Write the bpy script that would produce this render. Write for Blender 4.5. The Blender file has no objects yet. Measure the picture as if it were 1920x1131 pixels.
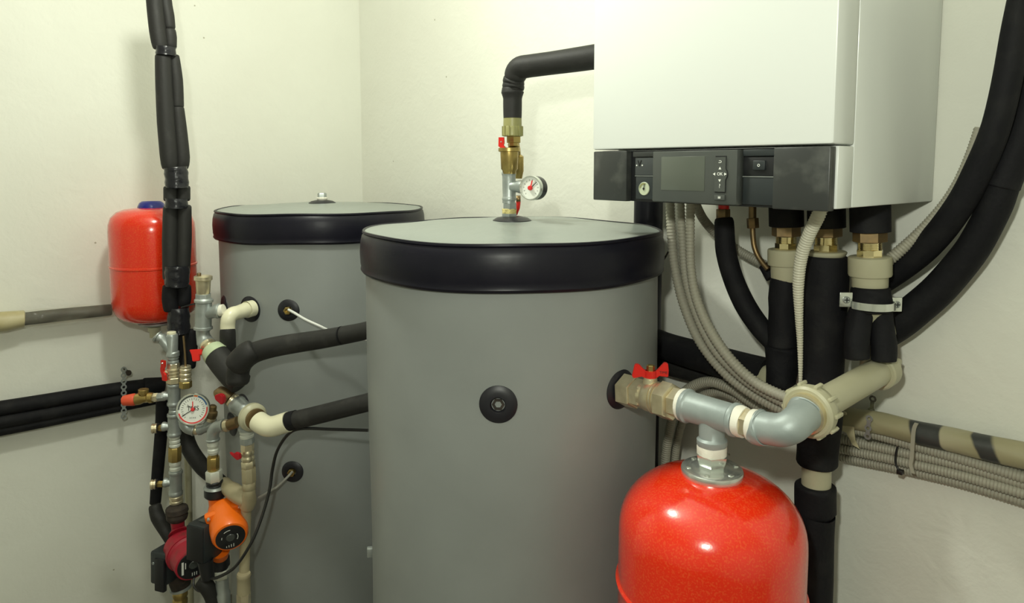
import bpy, bmesh, math, random
from mathutils import Vector, Matrix, Euler
random.seed(7)
PI = math.pi
COL = bpy.context.scene.collection
# ---------------------------------------------------------------- camera frame (used to read distances off the place)
F, PX, PY, PITCH = 1300.0, 960.0, 426.0, math.radians(5)
CAM = Vector((2.493, -1.306, 1.55))
FH = Vector((-.7682, .6402, 0)); RT = Vector((.6402, .7682, 0)); UPV = Vector((0, 0, 1))
def ray(x, y):
    cx, cy = (x-PX)/F, (PY-y)/F
    h = math.cos(PITCH)+cy*math.sin(PITCH); z = -math.sin(PITCH)+cy*math.cos(PITCH)
    return FH*h+RT*cx+UPV*z, h
def at(x, y, D):
    d, h = ray(x, y); return CAM+d*(D/h)
def onY(x, y, Y):
    d, h = ray(x, y); return CAM+d*((Y-CAM.y)/d.y)
def onX(x, y, X):
    d, h = ray(x, y); return CAM+d*((X-CAM.x)/d.x)
def onCyl(x, y, c, r):
    d, h = ray(x, y); o = Vector((CAM.x-c[0], CAM.y-c[1])); e = Vector((d.x, d.y))
    a = e.dot(e); b = 2*o.dot(e); k = o.dot(o)-r*r; q = max(0, b*b-4*a*k)
    t = (-b-math.sqrt(q))/(2*a); p = CAM+d*t
    return p, Vector((p.x-c[0], p.y-c[1], 0)).normalized()
def dep(p): return (p-CAM).dot(FH)
def R(px, D): return px*D/F
def on_y(lst, Y):      # (x,y,half) -> (x,y,D,half) in a plane parallel to the boiler wall
    return [(a[0], a[1], dep(onY(a[0], a[1], Y)), a[2]) for a in lst]
def on_x(lst, X):
    return [(a[0], a[1], dep(onX(a[0], a[1], X)), a[2]) for a in lst]
# ---------------------------------------------------------------- materials
def mat(name, col, rough=.5, metal=0, bump=None, var=None, coat=0, spec=.5, sheen=0):
    m = bpy.data.materials.new(name); m.use_nodes = True
    nt = m.node_tree; N = nt.nodes; L = nt.links; b = N['Principled BSDF']
    b.inputs['Base Color'].default_value = (*col, 1); b.inputs['Roughness'].default_value = rough
    b.inputs['Metallic'].default_value = metal; b.inputs['Coat Weight'].default_value = coat
    b.inputs['Coat Roughness'].default_value = .12; b.inputs['Specular IOR Level'].default_value = spec
    tc = N.new('ShaderNodeTexCoord')
    if var:
        sc, c2, lo, hi = var[:4]
        n = N.new('ShaderNodeTexNoise'); n.inputs['Scale'].default_value = sc; n.inputs['Detail'].default_value = 5
        L.new(tc.outputs['Object'], n.inputs['Vector'])
        r = N.new('ShaderNodeValToRGB'); r.color_ramp.elements[0].position = lo; r.color_ramp.elements[1].position = hi
        r.color_ramp.elements[0].color = (*col, 1); r.color_ramp.elements[1].color = (*c2, 1)
        L.new(n.outputs['Fac'], r.inputs['Fac']); L.new(r.outputs['Color'], b.inputs['Base Color'])
    if bump:
        n2 = N.new('ShaderNodeTexNoise'); n2.inputs['Scale'].default_value = bump[0]; n2.inputs['Detail'].default_value = 6
        L.new(tc.outputs['Object'], n2.inputs['Vector'])
        bp = N.new('ShaderNodeBump'); bp.inputs['Strength'].default_value = bump[1]; bp.inputs['Distance'].default_value = bump[2] if len(bump) > 2 else .002
        L.new(n2.outputs['Fac'], bp.inputs['Height']); L.new(bp.outputs['Normal'], b.inputs['Normal'])
    return m
M = {}
def plaster():
    m = bpy.data.materials.new('plaster'); m.use_nodes = True; nt = m.node_tree; N = nt.nodes; L = nt.links; b = N['Principled BSDF']
    tc = N.new('ShaderNodeTexCoord')
    def noise(s, d, dist=0):
        n = N.new('ShaderNodeTexNoise'); n.inputs['Scale'].default_value = s; n.inputs['Detail'].default_value = d; n.inputs['Distortion'].default_value = dist
        L.new(tc.outputs['Object'], n.inputs['Vector']); return n
    a = noise(1.6, 4); r = N.new('ShaderNodeValToRGB'); r.color_ramp.elements[0].position = .3; r.color_ramp.elements[1].position = .75
    r.color_ramp.elements[0].color = (.78, .78, .70, 1); r.color_ramp.elements[1].color = (.85, .86, .78, 1); L.new(a.outputs['Fac'], r.inputs['Fac'])
    v = N.new('ShaderNodeTexVoronoi'); v.inputs['Scale'].default_value = 9; L.new(tc.outputs['Object'], v.inputs['Vector'])   # small dark chips
    r2 = N.new('ShaderNodeValToRGB'); r2.color_ramp.elements[0].position = .022; r2.color_ramp.elements[1].position = .03
    r2.color_ramp.elements[0].color = (.45, .42, .33, 1); r2.color_ramp.elements[1].color = (1, 1, 1, 1); L.new(v.outputs['Distance'], r2.inputs['Fac'])
    mx = N.new('ShaderNodeMix'); mx.data_type = 'RGBA'; mx.blend_type = 'MULTIPLY'; mx.inputs[0].default_value = .8
    L.new(r.outputs['Color'], mx.inputs[6]); L.new(r2.outputs['Color'], mx.inputs[7]); L.new(mx.outputs[2], b.inputs['Base Color'])
    b.inputs['Roughness'].default_value = .82
    n1 = noise(16, 8, .6); n2 = noise(90, 4); ad = N.new('ShaderNodeMath'); ad.operation = 'MULTIPLY_ADD'; ad.inputs[1].default_value = .25
    L.new(n2.outputs['Fac'], ad.inputs[0]); L.new(n1.outputs['Fac'], ad.inputs[2])
    bp = N.new('ShaderNodeBump'); bp.inputs['Strength'].default_value = .38; bp.inputs['Distance'].default_value = .006
    L.new(ad.outputs[0], bp.inputs['Height']); L.new(bp.outputs['Normal'], b.inputs['Normal'])
    return m
M['plaster'] = plaster()
M['floor'] = mat('floor_tile', (.16, .14, .12), .4, bump=(20, .1), var=(3, (.20, .18, .15), .3, .7))
M['ceiling'] = mat('ceiling_paint', (.82, .81, .74), .9)
M['jacket'] = mat('grey_vinyl', (.245, .26, .253), .38, bump=(7, .18, .006), var=(5, (.275, .292, .285), .35, .7), spec=.45)
M['lidtop'] = mat('grey_vinyl_lid', (.26, .29, .27), .33, bump=(5, .6, .014))
M['band'] = mat('black_vinyl', (.006, .006, .012), .38, bump=(60, .12), var=(9, (.010, .009, .016), .4, .7), spec=.27)
M['rubber'] = mat('black_rubber', (.012, .012, .017), .42)
M['foam'] = mat('black_foam', (.007, .007, .009), .72, bump=(160, .35), var=(22, (.018, .018, .018), .5, .8), spec=.25)
M['foamg'] = mat('charcoal_foam', (.020, .0195, .0185), .6, bump=(120, .25), var=(26, (.045, .043, .040), .55, .85), spec=.35)
M['tape'] = mat('shiny_black_tape', (.012, .012, .016), .24, bump=(45, .7, .004))
M['red'] = mat('red_enamel', (.80, .024, .004), .2, bump=(300, .05), var=(330, (.80, .065, .012), .5, .62), coat=.6)
M['redplastic'] = mat('red_plastic', (.66, .016, .01), .33)
M['dullred'] = mat('weathered_red_paint', (.36, .012, .03), .5, var=(60, (.22, .03, .03), .5, .8))
M['orange'] = mat('orange_enamel', (.95, .17, .005), .38, bump=(120, .15), coat=.15)
M['blue'] = mat('blue_plastic', (.012, .018, .22), .3)
M['galv'] = mat('galvanised_iron', (.44, .475, .465), .42, .65, bump=(70, .25), var=(40, (.34, .37, .36), .4, .75))
M['galvp'] = mat('grey_zinc_casting', (.37, .42, .415), .48, .3, bump=(60, .3), var=(30, (.31, .36, .355), .4, .75))
M['chrome'] = mat('polished_zinc', (.74, .77, .73), .22, .85, bump=(25, .12))
M['plate'] = mat('bright_zinc_plate', (.74, .78, .75), .24, .85, bump=(30, .25, .004))
M['brass'] = mat('brass', (.46, .34, .12), .34, .9, bump=(60, .15), var=(50, (.34, .25, .09), .4, .8))
M['nickel'] = mat('nickel_brass', (.78, .70, .50), .3, .8, bump=(60, .12), var=(50, (.60, .52, .35), .4, .8))
M['gold'] = mat('bright_gold_brass', (.86, .74, .44), .13, 1)
M['galvw'] = mat('chalky_zinc', (.62, .64, .57), .5, .25, bump=(90, .4))
M['redshade'] = mat('red_plastic_shaded', (.42, .012, .02), .4)  # red plastic with shade painted into the colour, for handles in shadow
M['badge'] = mat('slate_plastic', (.050, .056, .058), .4)
M['dialg'] = mat('pale_green_dial', (.50, .55, .40), .4)
M['bronze'] = mat('dark_bronze', (.25, .17, .08), .42, .8, var=(60, (.16, .12, .07), .4, .8))
M['rust'] = mat('rusted_dark_iron', (.035, .028, .024), .7, .3, bump=(90, .5), var=(60, (.075, .055, .04), .4, .8))
M['ppr'] = mat('olive_cream_plastic', (.46, .44, .30), .38, var=(14, (.50, .48, .34), .3, .8))
M['pprd'] = mat('olive_green_plastic', (.30, .29, .115), .4)
M['cream'] = mat('cream_plastic', (.78, .75, .55), .3)
M['teflon'] = mat('white_sealing_tape', (.82, .80, .70), .6, bump=(150, .4))
M['hemp'] = mat('yellow_hemp', (.60, .52, .22), .9, bump=(200, 1, .004))
M['conduit'] = mat('grey_corrugated_plastic', (.37, .355, .285), .5)
M['conduitw'] = mat('white_corrugated_plastic', (.66, .64, .52), .42)
M['white'] = mat('white_enamel', (.80, .83, .80), .3, coat=.15)
M['dark'] = mat('dark_grey_plastic', (.024, .030, .032), .38, spec=.5)
M['black'] = mat('black_plastic', (.010, .011, .013), .4)
M['module'] = mat('grey_gloss_plastic', (.058, .065, .061), .27, var=(5, (.078, .085, .079), .3, .7))
M['screen'] = mat('display_glass', (.10, .112, .094), .13, spec=.6)
M['flap'] = mat('scuffed_grey_plastic', (.034, .037, .036), .36, bump=(30, .1), var=(22, (.10, .105, .095), .52, .8))
M['print'] = mat('white_print', (.85, .87, .82), .5)
M['printb'] = mat('black_print', (.01, .01, .01), .5)
M['dial'] = mat('dial_white', (.78, .80, .74), .35)
M['dialblue'] = mat('dial_blue', (.02, .12, .33), .4)
M['dialred'] = mat('dial_red', (.68, .03, .03), .4)
M['glass_g'] = mat('gauge_case_black', (.02, .02, .025), .2)
M['cablew'] = mat('white_cable', (.72, .73, .70), .45)
M['cableg'] = mat('grey_cable', (.34, .33, .30), .5)
M['cableb'] = mat('black_cable', (.014, .014, .014), .4)
M['tapeb'] = mat('beige_wrap', (.50, .45, .26), .45, bump=(20, .4, .004), var=(12, (.42, .36, .18), .45, .7))
M['paper'] = mat('torn_cream_tape', (.62, .56, .36), .6)
def wrapmat():        # beige tape wound over dark foam, dark slots where the winding gapes
    m = mat('wound_beige_tape', (.36, .33, .20), .42, bump=(30, .4, .004)); N = m.node_tree.nodes; L = m.node_tree.links
    b = N['Principled BSDF']; g = N.new('ShaderNodeNewGeometry'); sp = N.new('ShaderNodeSeparateXYZ'); L.new(g.outputs['Position'], sp.inputs[0])
    x0 = onY(1600, 790, -.06).x; x1 = onY(1920, 855, -.06).x; z0 = onY(1750, 818, -.06).z
    a = N.new('ShaderNodeMapRange'); a.clamp = False; a.inputs[1].default_value = x0; a.inputs[2].default_value = x1; L.new(sp.outputs[0], a.inputs[0])
    q = N.new('ShaderNodeMath'); q.operation = 'MULTIPLY_ADD'; q.inputs[1].default_value = 1.6; q.inputs[2].default_value = -1.6*z0; L.new(sp.outputs[2], q.inputs[0])
    ad = N.new('ShaderNodeMath'); ad.operation = 'ADD'; L.new(a.outputs[0], ad.inputs[0]); L.new(q.outputs[0], ad.inputs[1])
    n = N.new('ShaderNodeTexNoise'); n.inputs['Scale'].default_value = 14; L.new(g.outputs['Position'], n.inputs['Vector'])
    w = N.new('ShaderNodeMath'); w.operation = 'MULTIPLY_ADD'; w.inputs[1].default_value = .12; L.new(n.outputs['Fac'], w.inputs[0]); L.new(ad.outputs[0], w.inputs[2])
    r = N.new('ShaderNodeValToRGB'); cr = r.color_ramp; be = (.36, .33, .20, 1); dk = (.045, .048, .046, 1)
    cr.elements[0].position = 0; cr.elements[0].color = be; cr.elements[1].position = 1; cr.elements[1].color = be
    for p, c in ((.40, be), (.415, dk), (.60, dk), (.615, (.42, .39, .26, 1)), (.80, be), (.815, dk), (.90, dk), (.915, be)):
        e = cr.elements.new(p); e.color = c
    L.new(w.outputs[0], r.inputs['Fac']); L.new(r.outputs['Color'], b.inputs['Base Color']); return m
M['wrap'] = wrapmat()
def film():
    m = bpy.data.materials.new('clear_film'); m.use_nodes = True; N = m.node_tree.nodes; L = m.node_tree.links
    out = N['Material Output']; t = N.new('ShaderNodeBsdfTransparent'); g = N['Principled BSDF']
    g.inputs['Base Color'].default_value = (.75, .72, .55, 1); g.inputs['Roughness'].default_value = .15
    mx = N.new('ShaderNodeMixShader'); mx.inputs[0].default_value = .13
    n = N.new('ShaderNodeTexNoise'); n.inputs['Scale'].default_value = 18; tc = N.new('ShaderNodeTexCoord'); L.new(tc.outputs['Object'], n.inputs['Vector'])
    bp = N.new('ShaderNodeBump'); bp.inputs['Strength'].default_value = 1; bp.inputs['Distance'].default_value = .02
    L.new(n.outputs['Fac'], bp.inputs['Height']); L.new(bp.outputs['Normal'], g.inputs['Normal'])
    L.new(t.outputs[0], mx.inputs[1]); L.new(g.outputs[0], mx.inputs[2]); L.new(mx.outputs[0], out.inputs['Surface']); return m
M['film'] = film()
# ---------------------------------------------------------------- object helpers
WL = {}
def tag(o, label=None, cat=None, group=None, kind=None):
    if label: o['label'] = label
    if cat: o['category'] = cat
    if group: o['group'] = group
    if kind: o['kind'] = kind
    return o
def thing(name, label, cat, loc, group=None):
    o = bpy.data.objects.new(name, None); COL.objects.link(o); o.location = loc; o.empty_display_size = .02
    WL[o.name] = Vector(loc); return tag(o, label, cat, group)
def part(name, bm, m, parent=None, label=None, sharp=38):
    if parent is not None: org = WL[parent.name]
    else:
        xs = [v.co for v in bm.verts]
        org = Vector(((min(v.x for v in xs)+max(v.x for v in xs))/2, (min(v.y for v in xs)+max(v.y for v in xs))/2, min(v.z for v in xs)))
    bmesh.ops.recalc_face_normals(bm, faces=bm.faces)
    bmesh.ops.translate(bm, verts=bm.verts, vec=-org)
    lim = math.radians(sharp)
    for f in bm.faces: f.smooth = True
    for e in bm.edges:
        if len(e.link_faces) == 2 and e.calc_face_angle(0) > lim: e.smooth = False
    me = bpy.data.meshes.new(name); bm.to_mesh(me); bm.free()
    me.materials.append(M[m] if isinstance(m, str) else m)
    o = bpy.data.objects.new(name, me); COL.objects.link(o)
    if parent is not None: o.parent = parent; WL[o.name] = org.copy()
    else: o.location = org; WL[o.name] = org.copy()
    if label: o['label'] = label
    return o
def solo(name, bm, m, label, cat, group=None, sharp=38):
    return tag(part(name, bm, m, None, None, sharp), label, cat, group)
def struct(name, bm, m):
    o = part(name, bm, m); o['kind'] = 'structure'; return o
# ---------------------------------------------------------------- shape helpers
def sweep(bm, P, Rr, n=24, rot=0., cap=True, wob=None):
    P = [Vector(p) for p in P]; k = len(P); T = []
    for i in range(k):
        a = i; b = i
        while a > 0 and (P[a]-P[i]).length < 1e-6: a -= 1
        while b < k-1 and (P[b]-P[i]).length < 1e-6: b += 1
        t = P[b]-P[a]
        u = (P[i]-P[a]); w = (P[b]-P[i])
        if u.length > 1e-6 and w.length > 1e-6: t = u.normalized()+w.normalized()
        T.append(t.normalized())
    t0 = T[0]; ref = Vector((0, 0, 1)) if abs(t0.z) < .8 else FH
    N = (ref-t0*ref.dot(t0)).normalized(); rings = []
    for i in range(k):
        if i: N = (N-T[i]*N.dot(T[i])).normalized()
        B = T[i].cross(N); ring = []
        for j in range(n):
            a = 2*PI*j/n+rot; r = Rr[i]
            if wob: r *= 1+wob(i, a)
            ring.append(bm.verts.new(P[i]+(N*math.cos(a)+B*math.sin(a))*r))
        rings.append(ring)
    for i in range(k-1):
        for j in range(n):
            bm.faces.new((rings[i][j], rings[i][(j+1) % n], rings[i+1][(j+1) % n], rings[i+1][j]))
    if cap: bm.faces.new(rings[0][::-1]); bm.faces.new(rings[-1])
    return bm
def spline(P, sub):
    P = [Vector(p) for p in P]; out = []
    for i in range(len(P)-1):
        p0 = P[max(0, i-1)]; p1 = P[i]; p2 = P[i+1]; p3 = P[min(len(P)-1, i+2)]
        for s in range(sub):
            t = s/sub
            out.append(.5*((2*p1)+(p2-p0)*t+(2*p0-5*p1+4*p2-p3)*t*t+(3*p1-p0-3*p2+p3)*t**3))
    out.append(P[-1]); return out
def W(lst):     # (x,y,D,half) list -> points, radii
    return [at(a[0], a[1], a[2]) for a in lst], [R(a[3], a[2]) for a in lst]
def sw(lst, n=24, sub=0, rot=0., bm=None, cap=True, wob=None, rnd=0):
    bm = bm or bmesh.new(); P, Q = W(lst)
    if sub:
        X = spline([Vector((*p, q)).to_4d() if False else p for p, q in zip(P, Q)], sub)
        q2 = []
        for i in range(len(Q)-1):
            for s in range(sub): q2.append(Q[i]+(Q[i+1]-Q[i])*s/sub)
        q2.append(Q[-1]); P, Q = X, q2
    if rnd:   # rounded ends
        def endcap(p, d, r):
            return [(p+d*(r*rnd*math.sin(a)), r*(1-rnd)+r*rnd*math.cos(a)) for a in (.0, .5, 1., 1.35)]
        e0 = endcap(P[0]+(P[1]-P[0]).normalized()*Q[0]*rnd, (P[0]-P[1]).normalized(), Q[0])[::-1]
        e1 = endcap(P[-1]+(P[-2]-P[-1]).normalized()*Q[-1]*rnd, (P[-1]-P[-2]).normalized(), Q[-1])
        mid = [(p, q) for p, q in zip(P[1:-1], Q[1:-1]) if (p-P[0]).length > Q[0]*rnd*1.1 and (p-P[-1]).length > Q[-1]*rnd*1.1]
        allp = e0+mid+e1; P = [a[0] for a in allp]; Q = [a[1] for a in allp]
    return sweep(bm, P, Q, n, rot, cap, wob)
def fitp(a, b, h, k=1.16, w=.14, h2=None):   # casting with a rounded bead at both ends
    h2 = h2 or h
    def L(t): return tuple(a[i]+(b[i]-a[i])*t for i in range(3))
    return [(*L(0), h*k*.94), (*L(w*.25), h*k), (*L(w*.75), h*k), (*L(w), h*1.02), (*L(w*1.2), h), (*L(1-w*1.2), h2), (*L(1-w), h2*1.02), (*L(1-w*.75), h2*k), (*L(1-w*.25), h2*k), (*L(1), h2*k*.94)]
def cylp(a, b, h, ch=.08, h2=None):
    h2 = h2 or h
    def L(t): return tuple(a[i]+(b[i]-a[i])*t for i in range(3))
    return [(*L(0), h*(1-ch)), (*L(ch), h), (*L(1-ch), h2), (*L(1), h2*(1-ch))]
def ribp(a, b, h, cnt, amp=.1):
    def L(t): return tuple(a[i]+(b[i]-a[i])*t for i in range(3))
    out = [(*L(0), h*(1-amp))]
    for i in range(cnt):
        for u, g in ((.1, 1-amp), (.25, 1), (.7, 1), (.85, 1-amp)): out.append((*L((i+u)/cnt), h*g))
    out.append((*L(1), h*(1-amp))); return out
def arc(a, c, b, h, k=1.16, n=9, bead=True):   # elbow a -> corner c -> b as quadratic bend with beads
    out = []
    for i in range(n+1):
        t = i/n; p = tuple((1-t)**2*a[j]+2*t*(1-t)*c[j]+t*t*b[j] for j in range(3)); out.append((*p, h))
    if bead:
        d0 = tuple(a[j]-(c[j]-a[j])*.22 for j in range(3)); d1 = tuple(b[j]-(c[j]-b[j])*.22 for j in range(3))
        m0 = tuple(a[j]-(c[j]-a[j])*.03 for j in range(3)); m1 = tuple(b[j]-(c[j]-b[j])*.03 for j in range(3))
        out = [(*d0, h*k*.95), (*tuple((d0[j]*3+m0[j])/4 for j in range(3)), h*k), (*tuple((d0[j]+3*m0[j])/4 for j in range(3)), h*k), (*m0, h)]+out+[(*m1, h), (*tuple((d1[j]+3*m1[j])/4 for j in range(3)), h*k), (*tuple((d1[j]*3+m1[j])/4 for j in range(3)), h*k), (*d1, h*k*.95)]
    return out
def corr(pts, n=12, pitch=.005, amp=.13, bm=None):
    P, Q = W(pts); P = spline(P, 14); q2 = []
    for i in range(len(Q)-1):
        for s in range(14): q2.append(Q[i]+(Q[i+1]-Q[i])*s/14)
    q2.append(Q[-1]); L = [0]
    for i in range(1, len(P)): L.append(L[-1]+(P[i]-P[i-1]).length)
    tot = L[-1]; cnt = int(tot/pitch); out = []; rad = []; j = 0
    for i in range(cnt*4+1):
        s = min(tot*.99999, tot*i/(cnt*4))
        while j < len(L)-2 and L[j+1] < s: j += 1
        t = (s-L[j])/max(1e-9, L[j+1]-L[j]); out.append(P[j].lerp(P[j+1], t)); r = q2[j]+(q2[j+1]-q2[j])*t
        rad.append(r*(1 if i % 4 in (1, 2) else 1-amp))
    return sweep(bm or bmesh.new(), out, rad, n)
def frame(c, nrm, up=(0, 0, 1)):   # local x right, y up, z out
    z = Vector(nrm).normalized(); u = Vector(up); y = (u-z*u.dot(z)).normalized(); x = y.cross(z)
    m = Matrix((x, y, z)).transposed().to_4x4(); m.translation = c; return m
def box(bm, lo, hi, m=None, bev=0):
    r = bmesh.ops.create_cube(bm, size=1); vs = r['verts']
    for v in vs: v.co = Vector([lo[i]+(hi[i]-lo[i])*(v.co[i]+.5) for i in range(3)])
    if bev:
        es = list({e for v in vs for e in v.link_edges}); q = bmesh.ops.bevel(bm, geom=es, offset=bev, segments=2, affect='EDGES', profile=.5); vs = list({v for f in q['faces'] for v in f.verts} | {v for v in vs if v.is_valid})
    if m is not None: bmesh.ops.transform(bm, matrix=m, verts=vs)
    return bm
def prism(bm, poly, z0, z1, m=None):
    a = [bm.verts.new((p[0], p[1], z0)) for p in poly]; b = [bm.verts.new((p[0], p[1], z1)) for p in poly]; k = len(poly)
    bm.faces.new(a[::-1]); bm.faces.new(b)
    for i in range(k): bm.faces.new((a[i], a[(i+1) % k], b[(i+1) % k], b[i]))
    if m is not None: bmesh.ops.transform(bm, matrix=m, verts=a+b)
    return bm
def ringarc(bm, r0, r1, a0, a1, z0, z1, m, n=32):
    outer = [(r1*math.cos(a0+(a1-a0)*i/n), r1*math.sin(a0+(a1-a0)*i/n)) for i in range(n+1)]
    inner = [(r0*math.cos(a0+(a1-a0)*i/n), r0*math.sin(a0+(a1-a0)*i/n)) for i in range(n+1)]
    rows = [[bm.verts.new((x, y, z)) for x, y in L] for L, z in ((outer, z0), (outer, z1), (inner, z1), (inner, z0))]
    for r in range(4):
        A, B = rows[r], rows[(r+1) % 4]
        for i in range(n): bm.faces.new((A[i], A[i+1], B[i+1], B[i]))
    bm.faces.new([rows[r][0] for r in range(4)]); bm.faces.new([rows[r][n] for r in range(4)][::-1])
    bmesh.ops.transform(bm, matrix=m, verts=[v for r in rows for v in r]); return bm
def lathe(bm, prof, m, n=48, wob=None, capb=True, capt=True):   # prof: (z, r)
    rings = []
    for i, (z, r) in enumerate(prof):
        ring = []
        for j in range(n):
            a = 2*PI*j/n; rr = r; zz = z
            if wob: dr, dz = wob(z, r, a); rr += dr; zz += dz
            ring.append(bm.verts.new(m @ Vector((rr*math.cos(a), rr*math.sin(a), zz))))
        rings.append(ring)
    for i in range(len(prof)-1):
        for j in range(n): bm.faces.new((rings[i][j], rings[i][(j+1) % n], rings[i+1][(j+1) % n], rings[i+1][j]))
    if capb: bm.faces.new(rings[0][::-1])
    if capt: bm.faces.new(rings[-1])
    return bm
def text(s, size, m, mt, parent, name='lettering', ext=.0004):
    cu = bpy.data.curves.new('t', 'FONT'); cu.body = s; cu.size = size; cu.extrude = ext; cu.align_x = 'CENTER'; cu.align_y = 'CENTER'; cu.resolution_u = 3
    o = bpy.data.objects.new('t', cu); COL.objects.link(o); dg = bpy.context.evaluated_depsgraph_get(); dg.update()
    me = bpy.data.meshes.new_from_object(o.evaluated_get(dg)); bpy.data.objects.remove(o)
    bm = bmesh.new(); bm.from_mesh(me); bmesh.ops.transform(bm, matrix=m, verts=bm.verts)
    return part(name, bm, mt, parent)
NB = bmesh.new
CD = -FH      # direction towards the viewer's side of the room
# ================================================================ SETTING
RX, RY, RZ = 4.4, -4.2, 2.75
struct('wall_left', box(NB(), (-.12, RY, 0), (0, 0, RZ)), 'plaster')
struct('wall_back', box(NB(), (-.12, 0, 0), (RX, .12, RZ)), 'plaster')
struct('wall_right', box(NB(), (RX, RY, 0), (RX+.12, .12, RZ)), 'plaster')
struct('wall_front', box(NB(), (-.12, RY-.12, 0), (RX+.12, RY, RZ)), 'plaster')
struct('floor', box(NB(), (-.12, RY-.12, -.1), (RX+.12, .12, 0)), 'floor')
struct('ceiling', box(NB(), (-.12, RY-.12, RZ), (RX+.12, .12, RZ+.1)), 'ceiling')
# ================================================================ TANKS
TZ = 1.55-.128
def make_tank(c, label, seed, rot=0):
    t = thing('buffer_tank', label, 'tank', (c[0], c[1], 0), 'grey insulated buffer tanks')
    m = Matrix.Translation((c[0], c[1], 0)); rb = .296
    def wb(z, r, a): return (.0012*math.sin(3*a+z*5+seed)+.0009*math.sin(7*a-z*9+seed), 0)
    part('jacket', lathe(NB(), [(.03, rb-.01), (.05, rb)]+[(.05+i*.055, rb) for i in range(1, 24)]+[(TZ-.05, rb)], m, 96, wb), 'jacket', t)
    def wl(z, r, a): return (.0016*math.sin(4*a+seed)+.001*math.sin(9*a+2*seed), .0014*math.sin(3*a+seed)+.001*math.sin(7*a))
    part('lid_band', lathe(NB(), [(TZ-.077, .299), (TZ-.079, .304), (TZ-.074, .3075), (TZ-.068, .306), (TZ-.062, .3075), (TZ-.04, .3085), (TZ-.02, .307), (TZ-.008, .304), (TZ-.002, .2995), (TZ-.001, .292)], m, 96, wl, False, True), 'band', t)
    prof = [(TZ-.001, .2995), (TZ+.001, .297), (TZ+.0005, .292), (TZ+.004, .26), (TZ+.009, .2), (TZ+.013, .14), (TZ+.016, .08), (TZ+.017, .03)]
    def wd(z, r, a): return (0, (.0014*math.sin(3*a+seed)+.001*math.sin(7*a) if r > .25 else 0)+(.0018*math.sin(r*60+2*a+seed) if .05 < r < .28 else 0))
    part('lid_cover', lathe(NB(), prof, m, 96, wd, True, True), 'lidtop', t)
    part('lid_piping', lathe(NB(), [(TZ-.0035, .3015), (TZ-.001, .3035), (TZ+.0025, .3025), (TZ+.003, .2995), (TZ+.001, .2975)], m, 96, wl, False, False), 'band', t)
    part('foot', lathe(NB(), [(0, .24), (.035, .24)], m, 48), 'black', t)
    return t, m
FT, RTK = (1.399, -.394), (.495, -.396)
tankF, mF = make_tank(FT, 'large grey buffer tank in front with broad black lid band', 1.0)
tankR, mR = make_tank(RTK, 'grey buffer tank farther back, partly hidden behind the front tank', 2.7)
def grommet(tank, c, x, y, r=.031, socket=None, hole=True, h=.007):
    p, n = onCyl(x, y, c, .296); m = frame(p-n*.003, n)
    prof = [(0, r), (h*.35, r*.99), (h*.8, r*.82), (h, r*.6), (h, r*.42)]
    if hole: prof += [(h*.6, r*.36), (-.006, r*.34)]
    g = part('grommet', lathe(NB(), prof, m, 40), 'rubber', tank)
    if socket == 'dark':
        part('socket', lathe(NB(), [(-.004, r*.33), (.0035, r*.33), (.0035, r*.2), (-.003, r*.18)], m, 6), 'rust', g)
    if socket == 'brass':
        part('socket', lathe(NB(), [(.0, r*.36), (h+.006, r*.36), (h+.007, r*.32), (h+.007, r*.2), (h+.002, r*.18)], m, 6), 'brass', g)
    return p, n
grommet(tankF, FT, 934, 759, .0325, 'dark')
pv, nv = grommet(tankF, FT, 1164, 730, .036, None, False, .01)
ph1, n1 = grommet(tankR, RTK, 541, 582, .030, 'brass')
ph2, n2 = grommet(tankR, RTK, 548, 885, .030, 'brass')
pe, ne = grommet(tankR, RTK, 468, 580, .036, None, False)
grommet(tankR, RTK, 420, 575, .032, None, False)
grommet(tankR, RTK, 434, 795, .036, None, False)
grommet(tankR, RTK, 455, 756, .026, None, False)
# top fittings on the lids
for t, m, h in ((tankF, mF, TZ+.017), (tankR, mR, TZ+.017)):
    part('lid_grommet', lathe(NB(), [(h-.004, .041), (h+.001, .040), (h+.006, .032), (h+.009, .018)], m, 40), 'rubber', t)
h = TZ+.024
pl = part('plug', lathe(NB(), [(h, .014), (h+.004, .0145), (h+.006, .0165), (h+.009, .0165), (h+.011, .012)], mR, 24), 'teflon', tankR, 'zinc plug')
part('hex_head', lathe(NB(), [(h+.010, .0135), (h+.021, .0135), (h+.024, .011)], mR, 6), 'galv', pl)
n = Vector((-.72, -.69, 0)); n = (-RT*.985-FH*.17).normalized(); p = Vector((FT[0], FT[1], 0))+n*.297; p.z = at(676, 1027, 1.39).z
part('clip', box(NB(), (-.006, -.010, -.004), (.006, .010, .008), frame(p, n), .002), 'galv', tankF)
# ================================================================ BOILER
BY = -.37
def bx(x): return onY(x, 330, BY).x
X0, X1 = onY(1111, 260, BY).x, onY(1562, 260, BY).x
ZC = (onY(1112, 281, BY).z+onY(1560, 270, BY).z)/2      # lower edge of the front cover
ZB = (onY(1112, 375, BY).z+onY(1555, 398, BY).z)/2      # underside
ZT = ZB+.85
boil = thing('wall_boiler', 'white wall-hung gas boiler with dark control panel along its lower edge', 'boiler', ((X0+X1)/2, BY/2, ZB))
part('casing', box(NB(), (X0+.004, -.305, ZB+.003), (X1, -.004, ZT), None, .003), 'white', boil)
part('front_cover', box(NB(), (X0, BY, ZC), (X1+.001, -.308, ZT), None, .004), 'white', boil)
part('panel_housing', box(NB(), (X0+.006, -.352, ZB+.003), (X1, -.307, ZC-.002), None, .002), 'white', boil)
part('panel_tray', box(NB(), (X0+.004, -.356, ZB+.001), (X1-.004, -.3525, ZC-.003)), 'black', boil)
PF = -.3525
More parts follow.
